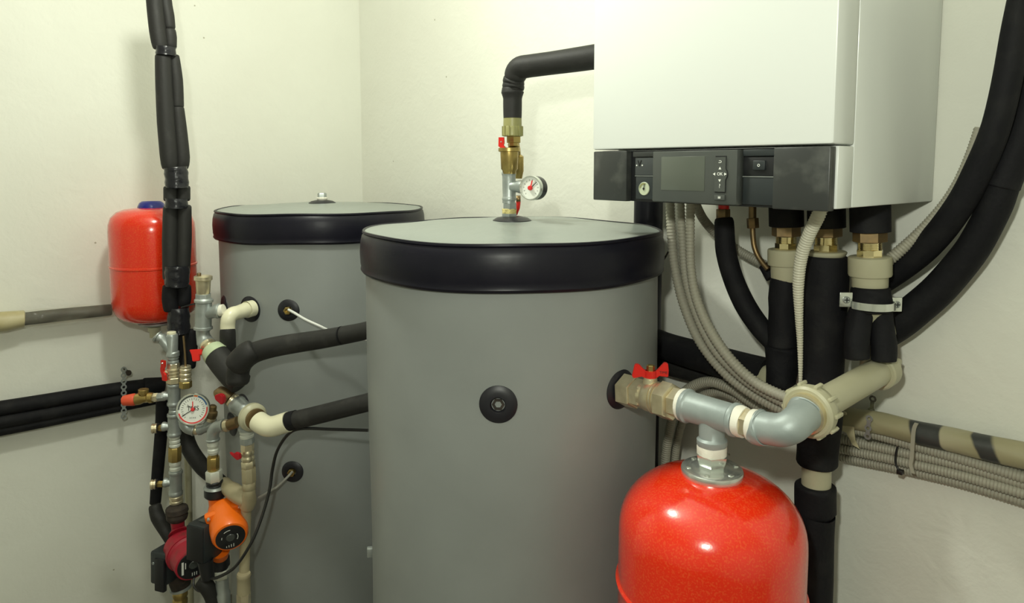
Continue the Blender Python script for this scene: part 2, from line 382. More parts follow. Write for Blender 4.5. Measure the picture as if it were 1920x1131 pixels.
zt, zb = ZC-.004, ZB+.0015
def P2(x, y): q = onY(x, y, BY); return q.x, q.z
# left and right flaps
for nm, xa, xb, d in (('left_flap', bx(1112), bx(1174), .017), ('right_flap', bx(1450), X1-.002, .019)):
    part('panel_flap', box(NB(), (xa, PF-d, zb-.001), (xb, PF-.002, zt+.001), None, .002), 'flap', boil)
xg0, xg1 = bx(1182), bx(1226); zc = (zt+zb)/2
part('badge_plate', box(NB(), (xg0+.004, PF-.010, zc+.002), (xg1, PF-.002, zt-.011), None, .001), 'badge', boil)
part('top_strip', box(NB(), (xg0, PF-.012, zt-.010), (xg1, PF-.002, zt-.001), None, .001), 'flap', boil)
gp = part('gauge_plate', box(NB(), (xg0+.006, PF-.010, zb+.004), (xg1, PF-.002, zc), None, .001), 'dark', boil)
mf = Matrix(((1, 0, 0, 0), (0, 0, -1, 0), (0, 1, 0, 0), (0, 0, 0, 1)))     # local xy -> world xz, z out to -Y
def FM(x, z, y): m = mf.copy(); m.translation = (x, y, z); return m
gx, gz = P2(1203, 354)
g = part('water_gauge', lathe(NB(), [(0, .0115), (.0015, .0115), (.002, .0105), (.001, .0103)], FM(gx, gz, PF-.010), 40), 'dialg', boil)
ringarc(b_ := NB(), .0075, .0095, 1.2, 3.0, 0, .0004, FM(gx, gz, PF-.0115)); part('scale_band', b_, 'pprd', g)
part('needle', box(NB(), (-.0006, -.003, 0), (.0006, .008, .0006), FM(gx, gz, PF-.0118) @ Matrix.Rotation(-.15, 4, 'Z')), 'printb', g)
part('hub', lathe(NB(), [(0, .0018), (.0012, .0018)], FM(gx, gz, PF-.0118), 12), 'printb', g)
vx, vz = P2(1194, 308)
text('V', .015, FM(vx, vz+.001, PF-.0105), 'printb', boil, 'logo_letter', .0004)
for dx in (-.0062, .0062):
    part('logo_dot', lathe(NB(), [(0, .0013), (.0006, .0013)], FM(vx+dx, vz-.002, PF-.010), 12), 'print', boil)
# display module
xa, xb = bx(1226.5), bx(1385)
mo = part('display_module', box(NB(), (xa, PF-.0225, zb+.0015), (xb, PF-.002, zt-.001), None, .0025), 'module', boil)
MY = PF-.0226
def P3(x, y): q = onY(x, y, MY); return q.x, q.z
sx0, sz1 = P3(1240.5, 294); sx1, sz0 = P3(1320.5, 359)
part('screen', box(NB(), (sx0, MY-.0006, sz0), (sx1, MY+.001, sz1), None, .0006), 'screen', mo)
kx, kz = P3(1351.5, 326.5)
def padpoly(k=1.):
    w = .0092*k; r = .0122*k; hh = .0265*k; a0 = math.acos(w/r); P = [(w, -hh), ]
    n = 12
    for i in range(n+1): a = -a0+2*a0*i/n; P.append((r*math.cos(a), r*math.sin(a)))
    P += [(w, hh), (-w, hh)]
    for i in range(n+1): a = PI-a0+2*a0*i/n; P.append((r*math.cos(a), r*math.sin(a)))
    P.append((-w, -hh)); return P
part('keypad_groove', prism(NB(), padpoly(1.07), 0, .0004, FM(kx, kz-.0005, MY)), 'black', mo)
pad = part('keypad', prism(NB(), padpoly(), 0, .0025, FM(kx, kz-.0005, MY)), 'module', mo)
KY = MY-.0026
def tri(cx, cz, a, s=.0027): return prism(NB(), [(s*math.cos(a+k*2*PI/3), s*math.sin(a+k*2*PI/3)) for k in range(3)], 0, .0003, FM(cx, cz, KY))
for dx, dz, a in ((0, .0085, PI/2), (0, -.0095, -PI/2), (-.0095, 0, PI), (.0092, 0, 0)): part('arrow_icon', tri(kx+dx, kz+dz, a), 'print', pad)
text('OK', .0068, FM(kx, kz, KY), 'print', pad, 'lettering', .0002)
text('?', .0088, FM(kx, kz-.0185, KY), 'print', pad, 'lettering', .0002)
b_ = NB(); ringarc(b_, .0012, .0019, -PI/2, PI/2, 0, .0003, FM(kx+.0006, kz+.019, KY), 10)
box(b_, (kx-.002, KY-.0003, kz+.0202), (kx+.0006, KY, kz+.0209)); box(b_, (kx-.0026, KY-.0003, kz+.0171), (kx+.0006, KY, kz+.0178)); part('back_icon', b_, 'print', pad)
ax, az = P3(1351, 370.5)
mb = part('menu_button', box(NB(), (ax-.0092, MY-.0035, az-.0042), (ax+.0092, MY, az+.0042), None, .0008), 'module', mo)
b_ = NB(); 
for i in range(3): box(b_, (ax-.0022, MY-.0038, az-.0015+i*.0012), (ax+.0022, MY-.0034, az-.0008+i*.0012))
part('menu_icon', b_, 'print', mb)
# switch bay
xa, xb = bx(1388), bx(1449)
part('top_strip', box(NB(), (xa, PF-.012, zt-.011), (xb, PF-.002, zt-.001), None, .001), 'dark', boil)
part('switch_plate', box(NB(), (xa, PF-.010, zc+.003), (xb, PF-.002, zt-.012), None, .001), 'black', boil)
part('lower_plate', box(NB(), (xa, PF-.010, zb+.003), (xb, PF-.002, zc+.001), None, .001), 'dark', boil)
part('light_trim', box(NB(), (xa, PF-.0112, zc+.0012), (xb, PF-.009, zc+.0024)), 'galv', boil)
part('light_trim', box(NB(), (xg0+.005, PF-.0112, zc+.0002), (xg1-.001, PF-.009, zc+.0012)), 'galv', boil)
wx, wz = P2(1420, 310)
sw_ = part('power_switch', box(NB(), (wx-.0098, PF-.014, wz-.0072), (wx+.0098, PF-.009, wz+.0072), None, .0012), 'dark', boil)
b_ = NB(); ringarc(b_, .0014, .0021, 0, 2*PI, 0, .0003, FM(wx, wz, PF-.014), 16); part('power_icon', b_, 'print', sw_)
# ================================================================ VALVE LINE FROM THE FRONT TANK (along the wall, through the tank axis)
VY = -.394
def v(x, y): return (x, y, dep(onY(x, y, VY)))
def hexp(a, b, h): return cylp(a, b, h, .06)
solo('reducing_bush', sw(hexp(v(1170, 731), v(1194, 737), 32), 6, bm=NB()), 'nickel', 'nickel hex bush screwed into the right-hand socket of the front tank', 'pipe fitting')
tp = thing('ball_valve', 'nickel ball valve with red butterfly handle on the front tank outlet', 'valve', at(*v(1222, 742)))
b_ = sw(hexp(v(1193, 736), v(1211, 741), 29), 6)
sw([(*v(1208, 740), 27), (*v(1213, 741), 26), (*v(1216, 742), 29), (*v(1228, 745), 30), (*v(1234, 746), 28), (*v(1240, 748), 27)], 32, bm=b_)
part('body', b_, 'nickel', tp)
part('body_ring', sw(ribp(v(1227, 745), v(1243, 749), 31, 3, .08), 32), 'nickel', tp)
part('union_nut', sw(hexp(v(1241, 749), v(1262, 755), 37), 6), 'nickel', tp)
part('tail_nut', sw(hexp(v(1262, 754), v(1281, 759), 29), 6), 'nickel', tp)
sc = at(*v(1219, 742)); D0 = v(1219, 742)[2]; up = Vector((0, 0, 1))
st = part('stem', sweep(NB(), [sc+up*R(24, D0), sc+up*R(34, D0), sc+up*R(34, D0), sc+up*R(48, D0)], [R(14, D0), R(13, D0), R(12, D0), R(11, D0)], 24), 'nickel', tp)
hd = sc+up*R(45, D0); ax_ = (at(1250, 700, D0)-at(1190, 690, D0)).normalized(); ax_.z = 0; ax_ = Vector((.86, -.2, 0)).normalized()*1
def bfly(c, ax, s, parent, mt='redplastic', up=Vector((0, 0, 1)), nut=True, lean=0):
    m = frame(c, up.cross(ax), up)     # local x along wings, y up
    if m.to_3x3().col[0].dot(ax) < 0: pass
    P = [(-1.02, .22), (-.98, .56), (-.86, .66), (-.72, .60), (-.34, .14), (.34, .14), (.62, .44), (.76, .52), (.92, .46), (1.06, -.20), (.98, -.34), (.5, -.22), (.28, -.32), (-.28, -.32), (-.5, -.14), (-1.0, -.18)]
    b = NB()
    for z0, z1, q in ((-.15*s, .15*s, P),): prism(b, [(x*s, y*s) for x, y in q], z0, z1, m)
    lathe(b, [(-.28*s, .36*s), (.12*s, .36*s), (.14*s, .3*s)], m @ Matrix.Rotation(-PI/2, 4, 'X'), 24)
    bmesh.ops.bevel(b, geom=[e for e in b.edges if e.calc_face_angle(0) > .8], offset=.035*s, segments=2, affect='EDGES')
    h = part('handle', b, mt, parent)
    if nut: part('handle_nut', lathe(NB(), [(.1*s, .24*s), (.42*s, .24*s), (.46*s, .2*s)], m @ Matrix.Rotation(-PI/2, 4, 'X'), 6), 'brass', h)
    return h, m
hh, hm = bfly(hd, RT*.98+CD*.15, R(33, D0), tp)
s_ = R(33, D0); text('TIME', .0062, hm @ Matrix.Translation((.72*s_ if hm.to_3x3().col[0].dot(RT) > 0 else -.72*s_, .08*s_, .152*s_)) if hm.to_3x3().col[2].dot(CD) > 0 else hm @ Matrix.Translation((-.72*s_, .08*s_, -.152*s_)) @ Matrix.Rotation(PI, 4, 'Y'), 'printb', hh)
b_ = sw([(*v(1280, 759), 31), (*v(1290, 761), 31)], 32); solo('sealing_tape_wrap', b_, 'teflon', 'white sealing tape between the nickel valve and the grey tee', 'sealing tape')
te = thing('pipe_tee', 'large grey zinc tee above the big red expansion vessel', 'pipe tee', at(*v(1333, 772)))
b_ = sw(fitp(v(1284, 760), v(1384, 789), 29, 1.13, .1), 36)
sw([(*v(1333, 775), 24), (*v(1334, 805), 24), (*v(1335, 820), 24.5), (*v(1335, 824), 29), (*v(1335, 832), 29), (*v(1335, 836), 27)], 32, bm=b_)
part('body', b_, 'galvp', te)
b_ = sw([(*v(1335, 834), 27), (*v(1335, 838), 28.5), (*v(1335, 851), 28), (*v(1335, 853), 26)], 32, bm=NB(), wob=lambda i, a: .02*math.sin(5*a+i)); solo('sealing_tape_wrap', b_, 'teflon', 'white sealing tape just above the chrome flange of the big red vessel', 'sealing tape')
b_ = sw([(*v(1384, 789), 30), (*v(1388, 790), 31), (*v(1397, 793), 29), (*v(1397, 793), 24)], 32, wob=lambda i, a: .03*math.sin(4*a+i)); solo('sealing_tape_wrap', b_, 'teflon', 'white sealing tape to the right of the large grey tee', 'sealing tape')
solo('hex_nipple', sw(hexp(v(1396, 793), v(1411, 797), 29), 6), 'nickel', 'nickel hex nipple joining the large grey tee and grey elbow', 'pipe fitting')
b_ = sw([(*v(1410, 797), 31), (*v(1421, 800), 32)], 32); solo('sealing_tape_wrap', b_, 'teflon', 'stained white sealing tape at the left mouth of the large grey elbow', 'sealing tape')
e0 = v(1419, 799); ec = v(1480, 818); pe1 = onY(1516, 771, VY+.05); e2 = (1512, 773, dep(onY(1512, 773, VY+.045)))
b_ = sw([(*e0, 33), (*v(1421, 800), 35), (*v(1428, 802), 35), (*v(1432, 802), 31), (*v(1450, 805), 31), (*v(1466, 806), 32), (1482, 801, v(1482, 801)[2]+.004, 32), (1494, 792, v(1494, 792)[2]+.016, 32), (1503, 783, v(1503, 783)[2]+.03, 32), (1508, 778, e2[2]-.004, 35), (*e2, 36)], 36, sub=3)
solo('pipe_elbow', b_, 'galvp', 'large grey zinc elbow ending in the cream union nut', 'pipe elbow')
# union nut and cream pipe going back to the wall
def vy(x, y, Y): return (x, y, dep(onY(x, y, Y)))
u0, u1 = VY+.048, VY+.085
ua, ub = vy(1513, 774, u0), vy(1530, 768, u1)
un = thing('union_nut', 'cream plastic union nut with notched rim between elbow and cream pipe', 'union nut', at(*ua))
Pa, Pb = at(*ua), at(*ub); ux = Vector((0, 1, .06)).normalized(); mU = frame(Pa, ux)
part('ring', lathe(NB(), [(-.010, .026), (-.009, .0295), (.000, .0300), (.002, .0285), (.004, .026)], mU, 40), 'nickel', un)
b_ = lathe(NB(), [(0, .027), (-.002, .035), (.001, .0385), (.012, .0392), (.016, .038), (.026, .0345), (.028, .024)], mU, 48)
part('collar', b_, 'ppr', un)
for i in range(10):
    a = 2*PI*i/10+.25
    part('grip_rib', box(NB(), (-.003, .037, .004), (.003, .0425, .024), mU @ Matrix.Rotation(a, 4, 'Z'), .0015), 'ppr', un)
b_ = sweep(NB(), [Pa+ux*.02, Pa+ux*.24], [.0228, .0228], 40); solo('cream_pipe', b_, 'ppr', 'thick cream plastic pipe running back from the union nut to the wall', 'pipe')
# stack points
SY = -.125
def s3(x, y): return (x, y, dep(onY(x, y, SY)))
el = thing('socket_elbow', 'cream plastic elbow below the clamped black sleeve', 'pipe elbow', at(*s3(1645, 700)))
Pe = Pa+ux*.235; top = at(*s3(1640, 655)); top.x = Pe.x+.004
cor = Vector((Pe.x, SY, Pe.z)); q0 = Pe
pts = [q0, q0+ux*.002, q0+ux*.025]; rad = [.0275, .030, .030]
cor = Vector((Pe.x-.010, Pe.y+.026, Pe.z))
pts += [q0+ux*.026, q0+ux*.034, cor+Vector((0, -.004, .010)), cor+Vector((0, 0, .028)), cor+Vector((0, 0, .036)), cor+Vector((0, 0, .037)), cor+Vector((0, 0, .05))]; rad += [.0275, .028, .029, .027, .026, .0275, .0275]
part('body', sweep(NB(), pts, rad, 36), 'ppr', el)
SYr = cor.y; 
# ================================================================ BIG RED VESSEL
vc = at(*v(1335, 880)); Vx, Vy = vc.x, vc.y+.0; vz0 = vc.z-.004; rv = .143
ev = thing('expansion_vessel', 'large glossy red expansion vessel hanging below the grey tee', 'expansion vessel', (Vx, Vy, .35), 'red expansion vessels')
mV = Matrix.Translation((Vx, Vy, 0)); prof = []
zs = vz0-.105
for i in range(15):
    a = PI/2*i/14; prof.append((zs+.105*math.cos(a)**.82 if a < PI/2-1e-6 else zs, rv*math.sin(a)**.93 if i else .001))
prof = [(z, r) for z, r in prof if r > .03]; prof = [(vz0, .02)]+prof
low = [(zs-.075, rv), (zs-.0765, rv+.0015), (zs-.078, rv+.004), (zs-.081, rv+.004), (zs-.0825, rv+.001), (zs-.086, rv), (zs-.3, rv), (zs-.34, rv*.96), (zs-.38, rv*.8), (zs-.4, rv*.5), (zs-.405, .03)]
shell = part('shell', lathe(NB(), (prof+low)[::-1], mV, 96), 'red', ev)
fl = part('flange', lathe(NB(), [(vz0-.006, .043), (vz0-.004, .0465), (vz0+.003, .0475), (vz0+.006, .0465), (vz0+.0075, .044), (vz0+.0075, .034), (vz0+.009, .03), (vz0+.012, .018)], mV, 64), 'plate', ev, 'chrome flange')
for i in range(6):
    a = i*PI/3+.4
    part('flange_stud', box(NB(), (-.0035, .034, vz0+.006), (.0035, .041, vz0+.0095), mV @ Matrix.Rotation(a, 4, 'Z'), .0015), 'chrome', fl)
z1 = at(*v(1335, 851)).z
part('hex_neck', lathe(NB(), [(vz0+.008, .016), (vz0+.012, .021), (z1-.008, .024), (z1, .0255), (z1+.002, .02)], mV, 6), 'chrome', ev)
solo('floor_stand', lathe(NB(), [(0, .12), (.01, .12), (.012, .1), (.345, .1)], mV, 32), 'black', 'black round stand below the large red vessel', 'stand')
# ================================================================ STACKS BELOW THE BOILER
def stack(y, lst, n=32, **k): return sw([(a, b, s3(a, b)[2] if y is None else dep(onY(a, b, y)), h) for a, b, h in lst], n, **k)
def gl(x, y, Y=SY): return (x, y, dep(onY(x, y, Y)))
UZ = ZB+.004
def union(x, yt, yn, yb, yp, yq, hw, lab, Y=SY, short=False):
    # black sleeve, bronze nut, bright threaded tail, cream adapter
    D = gl(x, yt, Y)[2]
    solo('foam_sleeve', sw([(x, 372, D, hw*.86), (x, yt, D, hw*.86), (x, yt+1, D, hw*.80)], 28, wob=lambda i, a: .03*math.sin(3*a+i)), 'foam', 'short black foam sleeve under the boiler above the '+lab, 'pipe insulation')
    u = thing('brass_union', 'brass threaded union between black sleeve and '+lab, 'union', at(x, yb, D))
    part('nut', sw(hexp((x, yt-1, D), (x, yn, D), hw*.72), 6), 'bronze', u, 'dark bronze nut')
    part('thread', sw(ribp((x, yn, D), (x, (yn+yb)/2+2, D), hw*.52, 5, .06), 28), 'gold', u)
    part('tail_nut', sw(hexp((x, (yn+yb)/2, D), (x, yb+3, D), hw*.56), 8, rot=.2), 'gold', u)
    b = sw([(x, yb, D, hw*.88), (x, yb+1.5, D, hw*.93), (x, yb+3, D, hw*.93)]+([(x, yp-3, D, hw*.93), (x, yp, D, hw*.9), (x, yp, D, hw*.78), (x, yq, D, hw*.76), (x, yq+6, D, hw*.7)] if not short else [(x, yb+9, D, hw*.86), (x, yb+14, D, hw*.7), (x, yb+26, D, hw*.6)]), 24, bm=NB())
    solo('pipe_adapter', b, 'ppr', 'cream plastic adapter '+lab2[lab], 'pipe adapter')
lab2 = {'left cream adapter': 'left of the white hose under the boiler', 'middle cream adapter': 'half sunk in the thickest black sleeve', 'right cream adapter': 'above the steel pipe clamp'}
union(1474, 424, 443, 467, 497, 520, 36, 'left cream adapter')
union(1549, 426, 444, 471, 0, 0, 39, 'middle cream adapter', short=True)
union(1631, 434, 454, 481, 517, 538, 41, 'right cream adapter')
def wobf(amp, k=3, s=0): return lambda i, a: amp*math.sin(k*a+i*.9+s)+amp*.6*math.sin(5*a-i*.5+s)
solo('pipe_insulation', stack(SY, [(1470, 521, 25), (1469, 560, 27), (1468, 600, 26), (1467, 650, 28)], sub=4, wob=wobf(.025), rnd=.15), 'foam', 'black foam sleeve below the left cream adapter', 'pipe insulation')
solo('pipe_insulation', stack(SY, [(1466, 648, 30), (1465, 690, 29), (1464, 726, 26)], sub=4, wob=wobf(.03, 3, 2), rnd=.2), 'foam', 'lower black foam cuff at the foot of the left stack', 'pipe insulation')
solo('pipe_insulation', stack(SY, [(1549, 480, 39), (1546, 560, 41), (1541, 660, 40), (1538, 760, 40), (1533, 845, 38), (1532, 872, 37)], sub=5, wob=wobf(.018, 4, 1), rnd=.12), 'foam', 'thickest black foam sleeve, standing below the middle brass union', 'pipe insulation')
solo('cream_pipe', stack(SY, [(1531, 866, 27), (1530, 925, 27)]), 'ppr', 'short bare length of cream pipe between two black sleeves', 'pipe')
solo('pipe_insulation', stack(SY, [(1529, 908, 38), (1528, 955, 38), (1527, 965, 37), (1526, 1040, 36), (1524, 1140, 36), (1521, 1300, 34)], sub=4, wob=wobf(.015, 3, 1), rnd=.18), 'foam', 'lowest black foam sleeve, behind the right side of the large red vessel', 'pipe insulation')
# right stack: collar, clamp, split sleeve
RY_ = SY
solo('pipe_insulation', stack(RY_, [(1633, 538, 34), (1633, 552, 35), (1634, 585, 37)], sub=4, wob=wobf(.03, 3, 1), rnd=.15), 'foam', 'black foam collar held by the steel clamp', 'pipe insulation')
solo('cream_pipe', sweep(NB(), [at(*gl(1634, 570)), Vector((cor.x, cor.y, cor.z+.06))], [.026, .026], 28), 'ppr', 'cream pipe inside the split black sleeve', 'pipe')
Dc = gl(1632, 600)[2]
for x, w, yb, nmx in ((1607, 22.5, 672, 'left'), (1657, 22.5, 676, 'right')):
    b_ = sw([(x*.6+1632*.4, 578, Dc-.005, w*.9), (x*.75+1632*.25, 592, Dc-.005, w), (x-1, 640, Dc-.01, w*1.02), (x, yb, Dc-.012, w)], 28, sub=4, wob=wobf(.03, 3, x), rnd=.12)
    solo('pipe_insulation', b_, 'foam', nmx+' half of the split black sleeve below the steel clamp', 'pipe insulation')
cl = thing('pipe_clamp', 'bright steel pipe clamp with two screwed ears around black foam', 'pipe clamp', at(1633, 570, Dc-.03))
cc = at(1633, 570, Dc-.008); ml = frame(cc, (0, 0, 1), (0, 1, 0))
rc = R(39, Dc)
b_ = NB(); n0 = math.atan2(CD.y, CD.x)
ringarc(b_, rc, rc+.0022, n0-1.35, n0+1.35, -.006, .006, Matrix.Translation(cc), 28); part('band', b_, 'chrome', cl)
for s, (ex, ey) in ((-1, (1586, 562)), (1, (1680, 571))):
    mE = frame(at(ex, ey, Dc-.012), CD+RT*s*.1)
    e = part('ear', box(NB(), (-.010, -.012, -.0015), (.010, .012, .0015), mE, .001), 'chrome', cl)
    sc_ = part('screw', lathe(NB(), [(0, .006), (.003, .006), (.0045, .0045)], mE, 16), 'galv', e)
    box(b_ := NB(), (-.004, -.0008, .0045), (.004, .0008, .0049), mE); box(b_, (-.0008, -.004, .0045), (.0008, .004, .0049), mE); part('cross_slot', b_, 'black', sc_)
# black hose from left small fitting, copper pipe
hx = thing('hose_connector', 'small brass connector with red seal at the head of the curved black hose', 'pipe fitting', at(*gl(1357, 400)))
part('nut', sw(hexp(gl(1356, 392), gl(1356, 411), 13), 6), 'bronze', hx); part('seal', sw(cylp(gl(1357, 372), gl(1357, 394), 10), 16), 'redplastic', hx)
solo('insulated_hose', sw([(*gl(1357, 408), 17), (*gl(1358, 420), 18), (*gl(1361, 470), 19), (*gl(1374, 520), 19), (*gl(1396, 570), 20), (*gl(1424, 612), 20), (*gl(1452, 642), 20)], 28, sub=6, rnd=.3), 'foam', 'black insulated hose curving down from the brass connector to the left stack', 'hose')
cp = thing('copper_pipe', 'thin bent copper pipe with compression nut under the boiler', 'pipe', at(*gl(1412, 440)))
part('stub', sw(cylp(gl(1411, 372), gl(1411, 412), 7), 16), 'bronze', cp)
part('nut', sw(hexp(gl(1411, 409), gl(1412, 428), 11), 6), 'bronze', cp)
part('tube', sw([(*gl(1411, 424), 5), (*gl(1412, 445), 5), (*gl(1415, 465), 5), (*gl(1424, 485), 5), (*gl(1440, 505), 5)], 14, sub=6), 'bronze', cp)
solo('foam_sleeve', sw([(*gl(1432, 497, -.10), 10), (*gl(1448, 520, -.10), 13)], 14), 'foam', 'torn black foam end where the copper pipe disappears', 'pipe insulation')
# pipe from behind the tank to the left stack
solo('pipe_insulation', sw([(*gl(1180, 622, -.07), 26), (*gl(1245, 648, -.075), 26), (*gl(1340, 676, -.08), 29), (*gl(1440, 702, -.09), 31)], 28, sub=5, wob=wobf(.01)), 'foam', 'black foam pipe running low on the wall from the front tank to the left stack', 'pipe insulation')
solo('pipe_insulation', sw([(*gl(1200, 668, -.04), 20), (*gl(1280, 690, -.04), 22), (*gl(1345, 705, -.04), 20)], 24, sub=5), 'foamg', 'second black foam pipe just below, partly behind the corrugated hoses', 'pipe insulation')
solo('pipe_elbow', sw([(*gl(1436, 708, -.09), 30), (*gl(1450, 720, -.1), 31), (*gl(1462, 738, -.11), 30), (*gl(1490, 744, -.12), 24), (*gl(1505, 744, -.12), 22)], 24, sub=4, rnd=.2), 'ppr', 'cream elbow showing under the lower black foam cuff', 'pipe elbow')
solo('sheet_strip', sw([(*gl(1243, 668, -.025), 5), (*gl(1268, 684, -.022), 6), (*gl(1300, 704, -.02), 5), (*gl(1318, 712, -.02), 3)], 10, sub=3), 'conduit', 'pale strip lying between the black pipes by the valve', 'strip')
# black post behind the tank
xp = onY(1213, 400, -.05)
solo('waste_pipe', lathe(NB(), [(.0, R(27, dep(xp))), (ZB+.06, R(27, dep(xp)))], Matrix.Translation((xp.x, -.045, 0)), 32), 'band', 'straight black vertical pipe between front tank and boiler', 'pipe')
# ================================================================ CORRUGATED HOSES
GC = 'corrugated hoses under the boiler'
def hose(name, lst, Y, m, lab, n=12, group=None, pitch=.005):
    L = []
    for a in lst:
        y = a[3] if len(a) > 3 else Y
        L.append((a[0], a[1], dep(onY(a[0], a[1], y)), a[2]))
    solo(name, corr(L, n, pitch), m, lab, 'hose', group, 60)
hose('corrugated_hose', [(1256, 372, 9), (1259, 440, 9), (1265, 500, 9), (1282, 570, 10), (1312, 640, 10), (1360, 700, 10), (1420, 745, 10), (1480, 775, 10)], -.17, 'conduit', 'leftmost grey corrugated hose hanging from the boiler', pitch=.0064)
hose('corrugated_hose', [(1276, 372, 8), (1279, 440, 8), (1286, 520, 9), (1306, 590, 9), (1340, 655, 10), (1390, 707, 10), (1440, 740, 10), (1490, 765, 10)], -.185, 'conduit', 'grey corrugated hose, middle of the three hanging together', pitch=.0064)
hose('corrugated_hose', [(1295, 372, 9), (1294, 430, 9), (1295, 500, 9), (1306, 560, 10), (1332, 620, 11), (1370, 675, 11), (1420, 720, 11), (1490, 752, 11)], -.20, 'conduit', 'rightmost of the three grey corrugated hoses hanging together', pitch=.0064)
hose('corrugated_hose', [(1300, 372, 9, -.12), (1318, 410, 9, -.09), (1345, 440, 9, -.055), (1385, 470, 9, -.04), (1425, 492, 9, -.04), (1480, 520, 9, -.04)], -.05, 'conduit', 'grey corrugated hose slanting behind the curved black hose')
hose('corrugated_hose', [(1655, 496, 11, -.09), (1676, 480, 11.5, -.085), (1724, 437, 11, -.075), (1768, 387, 10, -.065), (1796, 340, 8, -.06), (1818, 290, 8, -.05), (1835, 240, 8, -.04)], -.05, 'conduit', 'grey corrugated hose rising right beside the big black hoses')
hose('corrugated_hose', [(1542, 385, 13, -.235), (1534, 405, 13, -.235), (1517, 440, 12.5, -.225), (1503, 480, 12, -.215), (1497, 530, 11, -.205), (1498, 590, 8, -.19), (1500, 640, 6, -.175), (1501, 700, 4, -.165), (1500, 735, 3, -.16)], -.2, 'conduitw', 'white corrugated hose hanging in front between the black stacks', pitch=.0048)
hose('corrugated_hose', [(1245, 900, 9), (1250, 840, 9), (1262, 780, 9), (1285, 735, 10), (1325, 716, 10), (1368, 728, 10), (1400, 750, 9), (1440, 775, 9)], -.09, 'conduit', 'grey corrugated hose looping low behind the ball valve')
hose('corrugated_hose', [(1262, 900, 8), (1268, 840, 8), (1280, 790, 8), (1305, 750, 8), (1340, 735, 9), (1375, 745, 9), (1410, 770, 9)], -.055, 'conduit', 'grey corrugated hose looping inside the low loop')
solo('thin_cable', sw([(*gl(1236, 500, -.03), 1.8), (*gl(1250, 478, -.03), 1.8), (*gl(1263, 452, -.05), 1.8)], 8, sub=3), 'cableb', 'short thin black cable on the wall right of the front tank lid', 'cable')
# ================================================================ BIG BLACK HOSES AT THE RIGHT
def hz(name, lst, lab, m='foam', n=32):
    solo(name, sw([(a, b, dep(onY(a, b, y)), h) for a, b, h, y in lst], n, sub=6, wob=wobf(.008), rnd=.1), m, lab, 'hose')
hz('insulated_hose', [(1925, -40, 23, -.12), (1909, 30, 23, -.12), (1890, 140, 24, -.12), (1868, 235, 24, -.115), (1832, 325, 25, -.10), (1788, 402, 25, -.085), (1728, 472, 25, -.065), (1655, 526, 24, -.05)], 'inner thick black hose sweeping from top right to the clamped stack')
hz('insulated_hose', [(1968, -40, 27, -.075), (1950, 80, 28, -.075), (1930, 200, 29, -.075), (1900, 290, 30, -.075), (1877, 350, 31, -.075)], 'upper sleeve of the outer thick black hose at the right edge')
hz('insulated_hose', [(1882, 340, 28, -.075), (1862, 395, 28, -.07), (1822, 468, 29, -.06), (1764, 538, 30, -.052), (1702, 593, 31, -.05), (1655, 624, 32, -.05)], 'outer thick black hose curving below the inner one')
# ================================================================ BUNDLE ON THE WALL AT RIGHT
for i, (lst, lab) in enumerate((
    ([(1600, 804, 10.5), (1650, 817, 10.5), (1720, 837, 11), (1830, 868, 12), (1935, 900, 13), (2150, 966, 15)], 'uppermost grey corrugated conduit under the taped pipe'),
    ([(1572, 822, 9.5), (1680, 846, 10), (1800, 872, 11), (1935, 912, 12), (2150, 976, 14)], 'second grey corrugated conduit from the top'),
    ([(1570, 840, 9.5), (1680, 863, 10), (1800, 891, 11), (1935, 930, 12), (2150, 994, 14)], 'third grey corrugated conduit from the top'),
    ([(1568, 856, 9), (1680, 878, 9), (1800, 905, 10), (1935, 945, 11), (2150, 1009, 13)], 'lowest grey corrugated conduit of the wall bundle'))):
    hose('corrugated_conduit', lst, [-.034, -.030, -.032, -.022][i], 'conduit', lab, 12, 'corrugated conduits bundled on the wall')
solo('taped_pipe', sw([(1570, 782, dep(onY(1570, 782, -.04)), 20), (1640, 792, dep(onY(1640, 792, -.04)), 21), (1760, 820, dep(onY(1760, 820, -.04)), 23), (1935, 858, dep(onY(1935, 858, -.04)), 26), (2150, 906, dep(onY(2150, 906, -.04)), 31)], 28, sub=8, wob=wobf(.03, 3)), 'wrap', 'pipe wound in beige tape with dark gaps, above the grey conduits', 'pipe')
# grey strap, black tie, perforated strap, torn tape
def wallbar(pts, w, m, lab, name, cat, Y):
    P = [onY(x, y, Y) for x, y in pts]; b = NB(); P2_ = spline(P, 4)
    L = [b.verts.new(p+Vector((-w/2, 0, 0))) for p in P2_]; R_ = [b.verts.new(p+Vector((w/2, 0, 0))) for p in P2_]
    L2 = [b.verts.new(p+Vector((-w/2, .0025, 0))) for p in P2_]; R2 = [b.verts.new(p+Vector((w/2, .0025, 0))) for p in P2_]
    for i in range(len(P2_)-1):
        b.faces.new((L[i], R_[i], R_[i+1], L[i+1])); b.faces.new((L2[i+1], R2[i+1], R2[i], L2[i])); b.faces.new((L[i], L[i+1], L2[i+1], L2[i])); b.faces.new((R_[i+1], R_[i], R2[i], R2[i+1]))
    b.faces.new((L[0], L2[0], R2[0], R_[0])); b.faces.new((L[-1], R_[-1], R2[-1], L2[-1])); return solo(name, b, m, lab, cat)
wallbar([(1718, 794), (1713, 806), (1711, 830), (1709, 860), (1707, 872), (1712, 888)], .006, 'conduit', 'grey plastic strap over the wall bundle', 'hose_strap', 'strap', -.066)
tz = thing('cable_tie', 'black cable tie knotted around two grey conduits', 'cable tie', onY(1683, 880, -.05))
part('band', sw(on_y([(1683, 838, 1.8), (1680, 850, 2.2), (1679, 866, 2.2), (1682, 876, 2.2), (1686, 882, 2.2)], -.048), 8, sub=3), 'cableb', tz)
